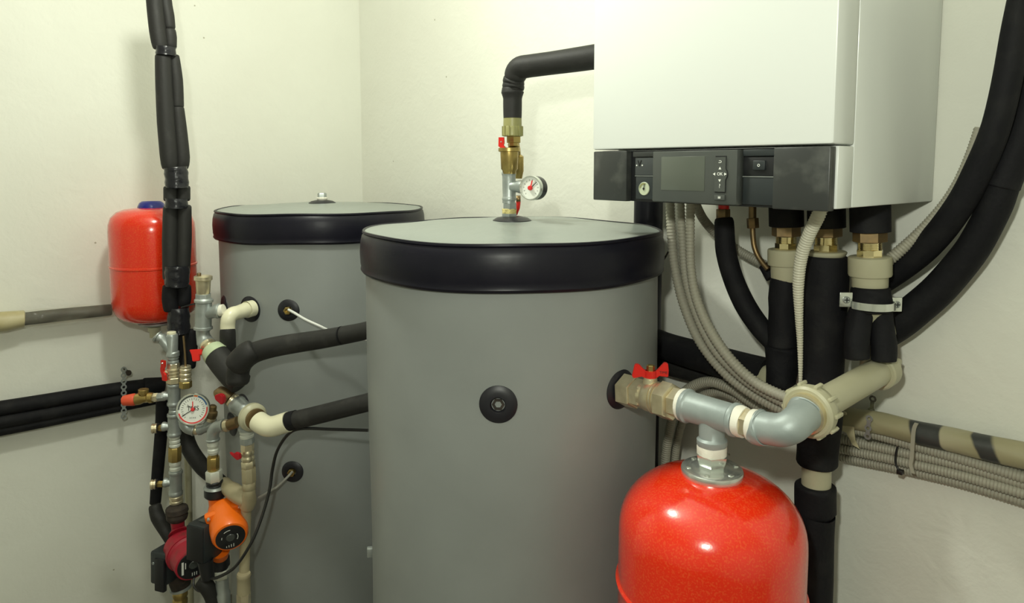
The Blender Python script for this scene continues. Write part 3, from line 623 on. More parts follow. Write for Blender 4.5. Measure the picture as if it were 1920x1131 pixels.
part('head', box(NB(), (-.005, -.005, -.004), (.005, .005, .004), Matrix.Translation(onY(1688, 885, -.048)), .0015), 'cableb', tz)
def strap(pts_uv, m4, w, hole, thick, lab, mt='galv'):      # perforated band: pts in local xy of m4
    b = NB()
    for i, (x, y) in enumerate(pts_uv):
        ringarc(b, hole, w, 0, 2*PI, 0, thick, m4 @ Matrix.Translation((x, y, 0)), 16)
        if i:
            x0, y0 = pts_uv[i-1]; d = math.hypot(x-x0, y-y0)
            a = math.atan2(y-y0, x-x0); q = m4 @ Matrix.Translation((x0, y0, 0)) @ Matrix.Rotation(a, 4, 'Z')
            box(b, (w*.85, -w*.55, .0001), (d-w*.85, w*.55, thick*.95), q)
    return solo('perforated_strap', b, mt, lab, 'strap')
q = onY(1637, 748, -.012); mW = Matrix(((1, 0, 0, 0), (0, 0, -1, 0), (0, 1, 0, 0), (0, 0, 0, 1)))
def locW(x, y, Y, o): p = onY(x, y, Y); return (p.x-o.x, p.z-o.z)
mq = mW.copy(); mq.translation = (q.x, q.y, q.z)
strap([(0, 0), locW(1635, 770, -.012, q)], mq, .0065, .003, .0015, 'bright perforated strap end screwed to the wall under the cream elbow', 'chrome')
q2 = onY(1630, 785, -.065); mq2 = mW.copy(); mq2.translation = tuple(q2)
strap([(0, 0), locW(1628, 803, -.065, q2), locW(1627, 818, -.065, q2)], mq2, .006, .0028, .0015, 'dull perforated strap crossing the taped pipe')
b_ = NB(); mt_ = mW.copy(); mt_.translation = tuple(onY(1588, 800, -.055))
prism(b_, [(-.012, .028), (-.002, .026), (.003, .012), (.012, .006), (.016, -.02), (.024, -.034), (.012, -.03), (.0, -.012), (-.014, -.008)], 0, .0015, mt_)
solo('torn_tape', b_, 'paper', 'torn piece of cream tape sticking out by the conduits', 'tape')
# ================================================================ RISER ON THE FRONT TANK LID
TX = FT
def rz(x, y, D=1.425): return (x, y, D)
def axis(y0, y1, x=955, D=1.425): return (x, y0, D), (x, y1, D)
solo('hex_bush', sw(hexp((955, 409, 1.425), (955, 400, 1.425), 15.5), 6), 'galv', 'zinc hex bush on the front tank lid', 'pipe fitting')
b_ = sw(cylp((955, 401, 1.425), (955, 391, 1.425), 13.5), 24, wob=lambda i, a: .05*math.sin(6*a+i*2))
solo('hemp_seal', b_, 'hemp', 'yellow hemp seal just above the lid bush', 'seal')
solo('hex_nipple', sw(hexp((956, 392, 1.425), (956, 380, 1.425), 14), 6), 'galv', 'zinc hex nipple under the lid tee', 'pipe fitting')
solo('hex_nipple', sw(cylp((954, 381, 1.425), (954, 374, 1.425), 12), 24), 'galv', 'zinc collar between hex nipple and lid tee', 'pipe fitting')
te = thing('pipe_tee', 'zinc tee on the front tank lid carrying the pressure gauge', 'pipe tee', at(955, 350, 1.425))
b_ = sw(fitp((955, 376, 1.425), (954, 322, 1.425), 12.5, 1.08, .12), 28)
sw([(958, 350, 1.42, 10), (970, 350, 1.415, 11), (975, 350, 1.41, 12.5), (981, 350.5, 1.405, 12.5), (982, 350.5, 1.405, 11)], 24, bm=b_); part('body', b_, 'galv', te)
gstub = sw(cylp((979, 351, 1.405), (988, 351, 1.40), 8), 16); solo('gauge_nipple', gstub, 'brass', 'small brass nipple between lid tee and gauge', 'pipe fitting')
def gauge(c, nrm, r, d, name, lab, rim, back, big=False, up=(0, 0, 1)):
    t = thing(name, lab, 'gauge', c, 'round dial gauges'); m = frame(c, nrm, up)
    part('case', lathe(NB(), [(-d, r*.9), (-d*.95, r*.97), (-.006, r*.97), (-.004, r*.94)], m, 48), back, t)
    part('bezel', lathe(NB(), [(-.006, r), (.0, r), (.003, r*.97), (.003, r*.90), (.0, r*.86)], m, 48, None, False, False), rim, t)
    dl = part('dial', lathe(NB(), [(-.003, r*.9), (-.001, r*.89)], m, 48), 'dial', t)
    b = NB(); nt = 24 if big else 12
    for i in range(nt):
        a = -PI*.25+i*(PI*1.5)/(nt-1)
        box(b, (r*(.60 if i % 2 else .56), -r*.012, -.001), (r*.70, r*.012, -.0006), m @ Matrix.Rotation(a, 4, 'Z'))
    part('tick_marks', b, 'printb', dl)
    return t, m, dl
cg = at(995, 352.5, 1.37); gn = (CD*.88-RT*.50+UPV*.03).normalized()
t, m, dl = gauge(cg, gn, R(23, 1.39), .028, 'pressure_gauge', 'small black-cased pressure gauge standing on the front tank lid', 'chrome', 'glass_g')
r = R(23, 1.39)
part('needle', box(NB(), (-r*.03, -r*.1, .0002), (r*.03, r*.72, .0008), m @ Matrix.Rotation(-.85, 4, 'Z')), 'printb', dl)
part('red_needle', box(NB(), (-r*.05, -r*.1, .0009), (r*.05, r*.62, .0015), m @ Matrix.Rotation(-.25, 4, 'Z')), 'dialred', dl)
part('knob', lathe(NB(), [(.001, r*.2), (.005, r*.18), (.006, r*.14)], m, 20), 'dialred', dl)
av = thing('air_vent', 'brass automatic air vent cup above the lid tee', 'air vent', at(956, 325, 1.425))
part('cup', sw([(955, 326, 1.42, 12), (955, 320, 1.42, 13), (955, 317, 1.42, 15.5), (955, 284, 1.42, 17), (955, 283, 1.42, 17)], 32), 'brass', av)
part('cap', sw(cylp((955, 285, 1.42), (955, 277, 1.42), 20.5, .12), 12), 'brass', av)
bv = thing('ball_valve', 'brass ball valve with small red lever behind the air vent', 'valve', at(968, 330, 1.47))
part('body', sw([(972, 335, 1.475, 7), (972, 326, 1.475, 9), (971, 322, 1.475, 11), (971, 296, 1.475, 11), (969, 292, 1.475, 8), (967, 280, 1.47, 9), (964, 276, 1.46, 11), (963, 270, 1.455, 11)], 20), 'brass', bv)
mh = frame(at(941, 266, 1.42), (CD-RT*.3)); b_ = prism(NB(), [(-.0055, .009), (.0055, .009), (.006, -.003), (.0045, -.007), (.010, -.013), (.004, -.016), (-.006, -.009)], 0, .005, mh); hd_ = part('handle', b_, 'redplastic', bv)
part('rivet', lathe(NB(), [(.005, .0018), (.006, .0015)], mh, 12), 'chrome', hd_)
solo('brass_union', sw(hexp((963, 274, 1.445), (963, 266, 1.445), 10), 8), 'brass', 'small brass nut above the air vent', 'union')
solo('brass_union', sw(hexp((963, 268, 1.445), (963, 256, 1.445), 14.5), 6), 'brass', 'wide brass hex nut directly under the olive union', 'union')
bl = thing('drain_valve', 'small bronze valve with hanging red lever low behind the lid tee', 'valve', at(974, 385, 1.475))
part('body', sw(hexp((968, 373, 1.475), (976, 373, 1.475), 6.5), 8), 'bronze', bl)
part('lever', sw([(972, 377, 1.475, 4.5), (971, 390, 1.475, 4), (967, 403, 1.475, 3)], 8, rnd=.3), 'redplastic', bl)
on = thing('union_nut', 'olive plastic union nut under the bent black foam pipe', 'union nut', at(961, 255, 1.445))
part('lower_ring', sw([(961, 256, 1.445, 17), (961, 254, 1.445, 18.6), (961, 239, 1.445, 18.2), (961, 237, 1.445, 17.4)], 32), 'pprd', on)
part('upper_ring', sw([(961, 238, 1.445, 17.3), (961, 222, 1.445, 17), (961, 221, 1.445, 15)], 32), 'pprd', on)
mO = Matrix.Translation(at(961, 246, 1.445))
for i in range(12): part('grip_rib', box(NB(), (-.0013, .0198, -.010), (.0013, .0222, .010), mO @ Matrix.Rotation(i*PI/6, 4, 'Z')), 'pprd', on)
# foam pipe with wrinkled bend
def wr(i, a): return 0
L = [(961, 221.5, 1.445, 17), (961, 200, 1.445, 17.5), (961, 186, 1.445, 17.5), (961, 181, 1.445, 18.5), (961, 174, 1.445, 21), (961, 170, 1.445, 20), (962, 168.5, 1.445, 17.5), (962, 166.5, 1.445, 17.5), (962, 164, 1.445, 20.5), (963, 161, 1.445, 20.5), (963, 158.5, 1.445, 18), (963, 157, 1.444, 18), (963, 154, 1.444, 20.5), (964, 151, 1.443, 20.5), (965, 148.5, 1.442, 18.5), (965, 147, 1.442, 18.5), (966, 143, 1.44, 20.5), (969, 134, 1.437, 21), (977, 127, 1.43, 21.5), (992, 124, 1.42, 21), (1030, 119, 1.40, 21.2), (1080, 112, 1.365, 22.3), (1120, 106, 1.34, 23), (1180, 97, 1.31, 23)]
solo('pipe_insulation', sw(L, 36, sub=3), 'foamg', 'charcoal foam pipe with wrinkled bend rising from the lid and entering the boiler side', 'pipe insulation')
# ================================================================ LEFT: small red vessel
DV = 2.1; cv = at(289, 500, DV); rs = R(74, DV)
sv = thing('expansion_vessel', 'small red expansion vessel with blue cap by the left wall', 'expansion vessel', (cv.x, cv.y, at(289, 600, DV).z), 'red expansion vessels')
zt_, zb_ = at(289, 388, DV).z, at(289, 600, DV).z; ms = Matrix.Translation((cv.x, cv.y, 0)); hh_ = zt_-zb_
prof = [(zb_, .02), (zb_+.004, rs*.62), (zb_+.012, rs*.80), (zb_+.028, rs*.93), (zb_+.05, rs*.985), (zb_+.07, rs)]
zm = at(289, 496, DV).z
prof += [(zm-.004, rs), (zm-.0025, rs+.0022), (zm+.0025, rs+.0022), (zm+.004, rs), (zt_-.07, rs), (zt_-.05, rs*.985), (zt_-.03, rs*.93), (zt_-.014, rs*.80), (zt_-.006, rs*.62), (zt_, .02)]
part('shell', lathe(NB(), prof, ms, 80), 'red', sv)
part('cap', lathe(NB(), [(zt_-.004, .039), (zt_+.001, .038), (zt_+.012, .033), (zt_+.017, .026), (zt_+.018, .005)], ms, 10), 'blue', sv, 'blue cap')
part('bracket_flange', lathe(NB(), [(zb_-.012, .048), (zb_-.008, .052), (zb_-.004, .05), (zb_+.002, .03)], ms, 40), 'galv', sv)
part('neck', lathe(NB(), [(zb_-.05, .014), (zb_-.03, .014), (zb_-.03, .018), (zb_-.018, .018), (zb_-.018, .012), (zb_-.008, .012)], Matrix.Translation((cv.x+.012, cv.y-.01, 0)), 20), 'ppr', sv)
# ================================================================ LEFT: taped foam bundle
bd = [ # left tube segments then right tube segments
 ([(288, -60, 14), (290, 0, 14.5), (296, 60, 14.5), (301, 92, 13)], 'left foam tube of the topmost pair near the ceiling'),
 ([(306, -60, 10), (310, 0, 11), (315, 30, 11), (318, 55, 10)], 'right foam tube of the topmost pair near the ceiling'),
 ([(317, 54, 11), (319, 70, 11.5), (320, 92, 10)], 'short right foam piece above the first black tape'),
 ([(306, 102, 14), (308, 160, 15), (312, 230, 16), (317, 290, 16), (319, 318, 14)], 'left foam tube of the long pair between the two tape wraps'),
 ([(325, 103, 10), (331, 150, 11), (333, 202, 11)], 'upper right foam tube of the long pair'),
 ([(333, 200, 11), (338, 250, 12.5), (342, 295, 13), (341, 317, 11)], 'lower right foam tube of the long pair')]
DB = 1.9
def tube(lst, D, m, lab, rnd=.35, n=24): return solo('foam_tube', sw([(a, b, D, h) for a, b, h in lst], n, sub=4, rnd=rnd), m, lab, 'pipe insulation', 'foam tubes of the taped bundle')
for lst, lab in bd: tube(lst, DB+.02 if 'right' in lab else DB, 'foamg', lab)
def tapew(lst, lab, D=DB, a=.04):
    solo('tape_wrap', sw([(x, y, D, h) for x, y, h in lst], 32, sub=4, wob=lambda i, an: a*math.sin(i*1.9+2*an)), 'tape', lab, 'tape')
tapew([(311, 88, 17), (311, 104, 17)], 'shiny black tape around the pair, nearest the ceiling')
tapew([(329, 314, 20), (331, 330, 20.5), (332, 352, 20)], 'shiny wrinkled black tape above the small red vessel')
tube([(320, 349, 12.5), (320, 378, 12.5)], DB, 'foamg', 'short left foam piece level with the blue cap')
tube([(344, 348, 12), (344, 377, 12)], DB+.015, 'foamg', 'short right foam piece level with the blue cap')
tapew([(331, 372, 19.5), (331, 390, 20)], 'black tape crossing just below the blue cap level')
tube([(320, 386, 13), (319, 450, 14), (319, 525, 13)], DB, 'foamg', 'left foam tube in front of the small red vessel')
tube([(345, 384, 13), (345, 450, 13.5), (342, 525, 12.5)], DB+.015, 'foamg', 'right foam tube in front of the small red vessel')
tapew([(332, 498, 21.5), (332, 515, 22), (331, 536, 21)], 'black tape around the bundle low on the small red vessel')
tube([(320, 534, 14), (319, 560, 14.5), (321, 584, 13)], DB, 'foam', 'short left foam piece at the foot of the small red vessel')
tube([(345, 534, 12.5), (345, 560, 13), (343, 574, 11)], DB+.015, 'foam', 'short right foam piece at the foot of the small red vessel')
tapew([(335, 576, 18), (335, 600, 20), (336, 624, 19.5)], 'broad black tape wrap above the left manifold', DB+.01, .05)
tube([(341, 620, 11), (342, 650, 12), (340, 700, 12)], DB+.06, 'foam', 'black foam tube going down behind the manifold, nearer the wall')
tube([(357, 618, 10), (358, 650, 12), (354, 690, 12)], DB+.03, 'foam', 'black foam tube going down under the broad tape, right one')
tie = sw([(340, 577, 1.86, 1.6), (360, 571, 1.85, 1.6), (397, 564, 1.80, 1.8)], 6, sub=2); solo('cable_tie', tie, 'cableb', 'black cable tie reaching from the bundle to the vent tee', 'cable tie')
# ================================================================ LEFT WALL PIPES
def lx(lst, X, **k): return sw(on_x(lst, X), 28, **k)
solo('pipe_insulation', lx([(-240, 812, 18), (-30, 772, 15), (0, 766, 14.5), (115, 747, 13.5), (230, 728, 12.5), (300, 720, 12)], .05, sub=4, rnd=.1, wob=wobf(.01)), 'foam', 'top one of three black foam pipes on the left wall', 'pipe insulation')
solo('pipe_insulation', lx([(-240, 838, 18), (-30, 797, 15), (0, 791, 14), (115, 770, 12.5), (230, 748, 12), (300, 737, 11)], .05, sub=4, rnd=.1, wob=wobf(.01)), 'foam', 'middle one of three black foam pipes on the left wall', 'pipe insulation')
solo('pipe_insulation', lx([(-240, 858, 15), (-30, 814, 12), (0, 807, 11.5), (115, 785, 10.5), (230, 762, 9.5), (300, 748, 9)], .042, sub=4, rnd=.1, wob=wobf(.01)), 'foam', 'bottom one of three black foam pipes on the left wall', 'pipe insulation')
solo('foam_sleeve', lx([(268, 724, 15), (308, 721, 14)], .06, rnd=.2, wob=wobf(.02)), 'foam', 'wider black sleeve at the end of the three wall pipes', 'pipe insulation')
o = onX(232, 692, .012); mL = frame(o, (1, 0, 0)); 
def locL(x, y, X): p = onX(x, y, X); d = p-o; mm = mL.to_3x3(); return (d.dot(mm.col[0]), d.dot(mm.col[1]))
mL2 = mL.copy(); mL2.translation = o+Vector((.066, 0, 0))
strap([locL(232, y, .078) for y in (693, 704, 715, 726, 737, 748, 759, 770, 781)], mL2, .0085, .0042, .0015, 'perforated steel strap holding the three wall pipes')
solo('screw', lathe(NB(), [(0, .004), (.07, .004), (.07, .009), (.076, .008)], frame(onX(232, 690, .004), (1, 0, 0)), 12), 'rust', 'dark screw at the top of the perforated strap on the left wall', 'screw')
wp = thing('wrapped_pipe', 'dark pipe in clear plastic film on the left wall', 'pipe', onX(120, 590, .05))
part('foam_core', lx([(30, 600, 12.5), (120, 590, 12), (209, 581, 10.5)], .05, sub=3, rnd=.15), 'foamg', wp)
part('film', lx([(30, 600, 15), (80, 596, 17), (130, 591, 16.5), (180, 586, 15.5), (205, 583, 13), (240, 580, 9)], .05, sub=5, cap=False, wob=lambda i, a: .07*math.sin(3*a+i*.7)+.05*math.sin(5*a-i*.4)), 'film', wp)
part('tape_cuff', lx([(-240, 624, 23), (-30, 606, 20), (10, 603, 19), (45, 598, 16), (46, 598, 13)], .05, wob=wobf(.02)), 'tapeb', wp)
# ================================================================ LEFT MANIFOLD, column under the taped bundle
DA = 1.85
def A(x, y): return (x, y, DA)
te = thing('pipe_tee', 'zinc tee at the top of the left manifold, open branch to the left', 'pipe tee', at(323, 650, DA))
b_ = sw([(322, 626, DA, 8), (322, 628, DA, 10), (323, 631, DA, 10.5), (323, 660, DA, 10.5), (324, 662, DA, 12), (324, 667, DA, 12), (324, 668, DA, 10)], 28)
sw([(322, 658, DA, 9.5), (313, 647, DA, 9.5), (305, 637, DA, 9), (304, 636, DA, 10), (301, 634, DA, 10.5), (301, 634, DA, 9), (298, 632, DA, 9), (297, 631.5, DA, 11), (294, 630, DA, 11), (293, 629, DA, 9)], 24, bm=b_); part('body', b_, 'galv', te)
part('plug', sw([(322, 629, DA, 8.5), (321.5, 623, DA, 8.5), (321.5, 622, DA, 7)], 8), 'cream', te)
def nip(x0, y0, x1, y1, h, m, lab, D=DA, n=6, ribs=0, name='hex_nipple'):
    if ribs: b = sw(ribp((x0, y0, D), (x1, y1, D), h, ribs, .14), 24)
    else: b = sw(hexp((x0, y0, D), (x1, y1, D), h), n)
    return solo(name, b, m, lab, 'pipe fitting')
nip(324, 667, 325, 683, 10.5, 'galv', 'ribbed zinc nipple under the topmost manifold tee', ribs=2, n=24)
bv = thing('ball_valve', 'nickel ball valve with upright red lever on the left manifold', 'valve', at(326, 700, DA))
part('upper_nut', sw(hexp(A(325, 681), A(325, 691), 11), 6), 'nickel', bv)
part('body', sw(ribp(A(325, 690), A(326, 708), 12, 3, .1), 28), 'nickel', bv)
part('lower_nut', sw(hexp(A(326, 707), A(326, 718), 13.5), 6), 'nickel', bv)
part('stem', sw(cylp((318, 698, DA-.005), (308, 698, DA-.008), 4), 12), 'nickel', bv)
lv = NB(); mlv = frame(at(309, 694, DA-.01), (-RT*.5+CD*.85))
prism(lv, [(-.008, .027), (.007, .027), (.007, .012), (.001, .004), (.001, -.004), (.009, -.012), (.009, -.028), (-.005, -.028), (-.006, -.014), (-.011, -.004), (-.011, .004), (-.008, .012)], 0, .006, mlv); lh = part('handle', lv, 'redplastic', bv)
part('rivet', lathe(NB(), [(.006, .0028), (.008, .002)], mlv @ Matrix.Translation((0, .02, 0)), 12), 'chrome', lh)
def teeL(yc, y0, y1, bx1, lab, x=326.5):
    t = thing('pipe_tee', lab, 'pipe tee', at(x, yc, DA)); b = sw(fitp((x, y0, DA), (x, y1, DA), 11.3, 1.12, .16), 28)
    sw([(x-2, yc, DA, 7), (x-14, yc, DA-.003, 7.5), (x-17, yc, DA-.004, 9), (x-21, yc, DA-.005, 9), (bx1, yc, DA-.005, 8)], 20, bm=b); part('body', b, 'galv', t)
teeL(743, 719, 760, 304, 'zinc tee with the red-capped relief valve')
nip(327, 759, 327, 776, 10, 'galv', 'zinc nipple left of the big dial gauge', ribs=2)
teeL(800, 775, 817, 305, 'zinc tee below and left of the big dial gauge')
nip(327, 816, 328, 839, 10, 'galvw', 'taped zinc nipple above the brass coupling of the left column', ribs=3)
solo('brass_coupling', sw(hexp(A(328, 838), A(328, 864), 12.3), 8), 'brass', 'brass hex coupling in the left column', 'coupling')
nip(328, 864, 329, 884, 10.5, 'galvw', 'zinc nipple under the brass coupling of the left column', ribs=2)
teeL(905, 882, 928, 308, 'lowest zinc tee of the left column, above the red pump', 329.5)
nip(330, 928, 331, 953, 12.5, 'nickel', 'dirty threaded union above the red pump', ribs=3)
# side outlets
def side(yc, xs, lab, D=DA-.005):
    t = thing('drain_cock', lab, 'drain valve', at(xs, yc, D))
    part('stub', sw(hexp((306, yc, D), (xs+8, yc, D), 6.5), 6), 'brass', t)
    part('seal', sw(cylp((xs+9, yc, D), (xs+6, yc, D), 9.5), 20), 'rubber', t)
    part('cap', sw(ribp((xs+6, yc, D-.001), (xs-5, yc+1, D-.006), 9.5, 2, .12), 16), 'nickel', t)
side(803, 289, 'small brass drain cock left of the dial gauge'); side(908, 287, 'small brass drain cock above the red pump')
rv_ = thing('relief_valve', 'brass relief valve with orange-red cap pointing left', 'relief valve', at(270, 746, DA-.01))
DR = DA-.008
part('nipple', sw(hexp((308, 744, DR), (296, 745, DR), 8), 8), 'galv', rv_)
part('lock_nut', sw(hexp((297, 745, DR), (286, 746, DR), 8.5), 6), 'nickel', rv_)
b_ = sw([(287, 746, DR, 9.5), (280, 746, DR, 10.5), (277, 747, DR, 8), (270, 747, DR, 8.5), (262, 748, DR, 11), (256, 749, DR, 11), (255, 749, DR, 9)], 20)
sw([(269, 746, DR, 6.5), (269, 736, DR, 6.5)], 12, bm=b_); part('body', b_, 'brass', rv_)
part('top_cap', sw(hexp((269, 738, DR), (269, 730, DR), 9.5), 10), 'brass', rv_)
part('red_cap', sw([(255, 749, DR, 10), (251, 749.5, DR, 12), (236, 751, DR-.002, 10.5), (232, 751.5, DR-.002, 9.5)], 12), M.setdefault('redcap', mat('orange_red_plastic', (.72, .09, .035), .5)), rv_)
# second brass valve behind, gauge
bv = thing('check_valve', 'slim nickel check valve standing just right of the upper manifold', 'valve', at(348, 710, 1.83))
part('body', sw(ribp((348, 690, 1.83), (348, 716, 1.83), 10.5, 3, .12), 24), 'nickel', bv); part('top_nut', sw(hexp((348, 686, 1.83), (348, 694, 1.83), 9.5), 10), 'nickel', bv); part('bottom_nut', sw(hexp((348, 715, 1.83), (348, 727, 1.83), 11.5), 6), 'brass', bv)
solo('capillary', sw([(344, 630, 1.83, 2.2), (347, 665, 1.83, 2), (348, 688, 1.83, 2.2)], 8, sub=2), 'bronze', 'thin brown tube running up from the slim check valve', 'tube')
cg = at(361.5, 768, 1.76); gn = (CD*.96+RT*.20+UPV*.22).normalized(); r = R(30.5, 1.76)
t, m, dl = gauge(cg, gn, r, .018, 'dial_gauge', 'large white dial gauge with red band on the left manifold', 'chrome', 'galv', True)
for r0, r1, a0, a1, z, mt_, nm in ((.80, .885, -2.9, .12, .0, 'dialred', 'red_band'), (.80, .885, .28, 1.2, .0, 'dialblue', 'blue_band'), (.80, .885, 1.55, 3.1, 0, 'module', 'grey_band'), (.80, .885, 1.24, 1.5, 0, 'orange', 'orange_band')):
    b_ = NB(); ringarc(b_, r*r0, r*r1, a0, a1, -.001, .0002, m, 36); part(nm, b_, mt_, dl)
text('TMS', r*.40, m @ Matrix.Translation((0, r*.05, -.0008)), 'printb', dl, 'lettering', .0003)
part('needle', box(NB(), (-r*.02, -r*.15, .0004), (r*.02, r*.74, .001), m @ Matrix.Rotation(2.1, 4, 'Z')), 'printb', dl)
part('thin_needle', box(NB(), (-r*.012, -r*.1, .0004), (r*.012, r*.45, .001), m @ Matrix.Rotation(.8, 4, 'Z')), 'printb', dl)
part('red_needle', box(NB(), (-r*.028, -r*.1, .0012), (r*.028, r*.5, .0018), m @ Matrix.Rotation(0.02, 4, 'Z')), 'dialred', dl)
part('knob', lathe(NB(), [(.001, r*.12), (.004, r*.11), (.005, r*.08)], m, 20), 'dialred', dl)
text('0 2 4 6', r*.13, m @ Matrix.Translation((0, -r*.52, -.0008)), 'printb', dl, 'lettering', .0003)
D2 = 1.79
b_ = sw(arc((346, 790, D2), (346, 803, D2), (362, 806, D2), 10.5, 1.1)); 
solo('pipe_elbow', b_, 'galv', 'small zinc elbow directly under the dial gauge', 'pipe elbow')
nip(362, 806, 373, 806, 9.5, 'nickel', 'nickel nipple right of the elbow under the gauge', D2, ribs=1)
te = thing('pipe_tee', 'zinc angle tee under the safety knob, right of the gauge', 'pipe tee', at(388, 802, D2))
b_ = sw([(372, 806, D2, 10.5), (376, 805, D2, 11), (380, 804, D2, 9.5), (394, 798, D2, 9.5), (402, 794, D2, 9)], 24); sw([(388, 800, D2, 9), (395, 789, D2, 9.5), (396, 786, D2, 11)], 20, bm=b_); part('body', b_, 'galv', te)
kn = thing('bleed_valve', 'dull bronze bleed valve knob to the right of the gauge', 'valve', at(399, 780, D2))
part('collar', sw(hexp((394, 789, D2-.01), (396, 783, D2-.01), 9.5), 10), 'nickel', kn)
part('body', sw([(396, 784, D2-.01, 9), (397, 778, D2-.01, 10.5), (398, 772, D2-.01, 10), (398.5, 770, D2-.01, 7), (399.5, 762, D2-.01, 7), (400, 760, D2-.01, 5)], 20), 'bronze', kn)
# dark pipes behind the left column
solo('pipe_insulation', sw([(305, 745, 1.98, 12), (303, 800, 1.98, 11.5), (297, 870, 1.98, 11), (291, 945, 1.97, 10)], 24, sub=4, rnd=.2), 'foam', 'black foam pipe dropping behind the left column', 'pipe insulation')
solo('pipe_insulation', sw([(290, 946, 1.93, 11), (296, 970, 1.92, 13), (315, 1002, 1.90, 12), (330, 1030, 1.9, 10)], 24, sub=4, rnd=.3), 'foamg', 'bent charcoal foam end beside the red pump', 'pipe insulation')
solo('pipe_insulation', sw([(345, 800, 2.05, 14), (355, 840, 2.05, 15), (382, 878, 2.02, 15), (415, 905, 2.0, 13)], 24, sub=4), 'foamg', 'charcoal foam pipe slanting behind the two columns', 'pipe insulation')
solo('cream_pipe', sw([(350, 760, 2.12, 6.5), (353, 900, 2.12, 6.5), (357, 1140, 2.12, 6.5), (360, 1330, 2.12, 6)], 16), 'ppr', 'thin cream vertical pipe behind the left column', 'pipe')
# ================================================================ VENT + TEE
DT = 1.78
av = thing('air_vent', 'pale nickel air vent with side nozzle at the top of the left plumbing', 'air vent', at(381, 555, DT))
part('hex_base', sw(hexp((381, 561, DT), (381, 551, DT), 14.5), 8), 'galv', av)
part('cup', sw([(381, 552, DT, 11), (381, 548, DT, 12.5), (381, 528, DT, 13.5), (381, 524, DT, 14)], 28), 'nickel', av)
part('cap', sw(cylp((381, 526, DT), (381, 517, DT), 16.5, .15), 24), 'nickel', av)
part('nozzle', sw(cylp((373, 518, DT-.005), (373, 512, DT-.005), 4), 12), 'bronze', av)
te = thing('pipe_tee', 'large zinc tee under the pale air vent', 'pipe tee', at(381, 590, DT))
b_ = sw([(382, 559, DT, 14), (382, 562, DT, 17), (382, 566, DT, 17), (382, 568, DT, 14.5), (381, 612, DT, 15), (381, 613, DT, 17), (381, 617, DT, 17), (381, 618, DT, 13), (380, 622, DT, 12), (381, 630, DT, 12.5), (384, 640, DT, 15), (390, 648, DT-.01, 15.5)], 32)
sw([(384, 590, DT, 11), (402, 585, DT-.004, 11.5), (406, 584, DT-.005, 14), (411, 583, DT-.006, 14), (412, 583, DT-.006, 12)], 24, bm=b_); part('body', b_, 'galv', te)
solo('sealing_tape_wrap', sw([(411, 583, DT-.006, 11), (420, 581, DT-.006, 11)], 20), 'teflon', 'white sealing tape at the right branch of the vent tee', 'sealing tape')
sb, sn = pe, ne; Dsb = dep(pe)
b_ = sw([(474, 578, Dsb-.012, 15.5), (462, 581, Dsb-.03, 16), (460, 581.5, Dsb-.034, 14), (447, 586, Dsb-.06, 13.5), (436, 589, Dsb-.08, 13.5), (429, 597, Dsb-.09, 13.5), (427, 608, Dsb-.09, 13.5), (427, 618, Dsb-.09, 13.5)], 28, sub=4)
solo('pipe_elbow', b_, 'cream', 'cream plastic elbow plugged into the rear tank', 'pipe elbow')
Dk = Dsb-.09
solo('pipe_insulation', sw([(427, 616, Dk, 13.5), (427, 630, Dk, 14.5), (428, 690, Dk+.02, 15)], 24, sub=3, rnd=.15), 'foamg', 'charcoal foam sleeve hanging below the cream elbow on the rear tank', 'pipe insulation')
# angled union going to the insulated pipe
solo('brass_union', sw([(388, 645, DT-.015, 14), (390, 648, DT-.018, 15), (393, 651, DT-.02, 12.5), (396, 654, DT-.025, 13.5), (399, 657, DT-.03, 12.5), (402, 661, DT-.035, 14)], 28), 'nickel', 'nickel union under the vent tee leaning into the charcoal pipe', 'union')
bv = thing('red_lever_handle', 'red butterfly lever left of the leaning nickel union', 'valve handle', at(372, 668, DT-.03))
b_ = NB(); mh = frame(at(368, 662, DT-.04), CD+UPV*.3); prism(b_, [(-.015, .008), (.016, .010), (.018, -.004), (.012, -.005), (.013, -.020), (-.004, -.022), (-.008, -.006)], 0, .009, mh)
bmesh.ops.bevel(b_, geom=b_.edges[:], offset=.0015, segments=2, affect='EDGES'); part('lever', b_, 'redplastic', bv)
part('stem', sw(cylp((376, 664, DT-.03), (388, 660, DT-.03), 4), 12), 'nickel', bv)
solo('pipe_adapter', sw([(399, 657, DT-.03, 21), (402, 661, DT-.035, 23), (407, 667, DT-.04, 24), (407, 667, DT-.04, 20)], 32), M.setdefault('palegreen', mat('pale_green_plastic', (.47, .55, .36), .45)), 'pale green ring on the end of the charcoal pipe', 'pipe adapter')
solo('pipe_insulation', sw([(405, 665, DT-.038, 23), (418, 682, DT-.055, 24), (436, 704, DT-.08, 24), (452, 720, DT-.09, 22)], 32, sub=4), 'foamg', 'short charcoal foam pipe slanting down from the pale green ring', 'pipe insulation')
DH = 1.70
solo('pipe_insulation', sw([(735, 608, 1.53, 17), (678, 622, 1.58, 17), (610, 635, 1.62, 18), (540, 646, 1.65, 19), (500, 654, 1.66, 19.5), (472, 664, 1.665, 20), (454, 680, 1.665, 20), (446, 700, 1.66, 21), (447, 724, 1.655, 22)], 36, sub=6, rnd=.5), 'foamg', 'long charcoal foam pipe from the front tank bending down at its left end', 'pipe insulation')
solo('foam_sleeve', sw([(478, 655, 1.655, 22), (462, 665, 1.65, 23.5), (448, 680, 1.65, 24), (440, 690, 1.65, 22)], 28, sub=4, rnd=.25), 'foamg', 'overlapping foam collar around the bend of the long charcoal pipe', 'pipe insulation')
solo('pipe_joint', sw([(640, 629.3, 1.601, 17.8), (642, 629, 1.600, 17.8)], 32), 'foam', 'dark glued joint ring on the long charcoal pipe', 'joint')
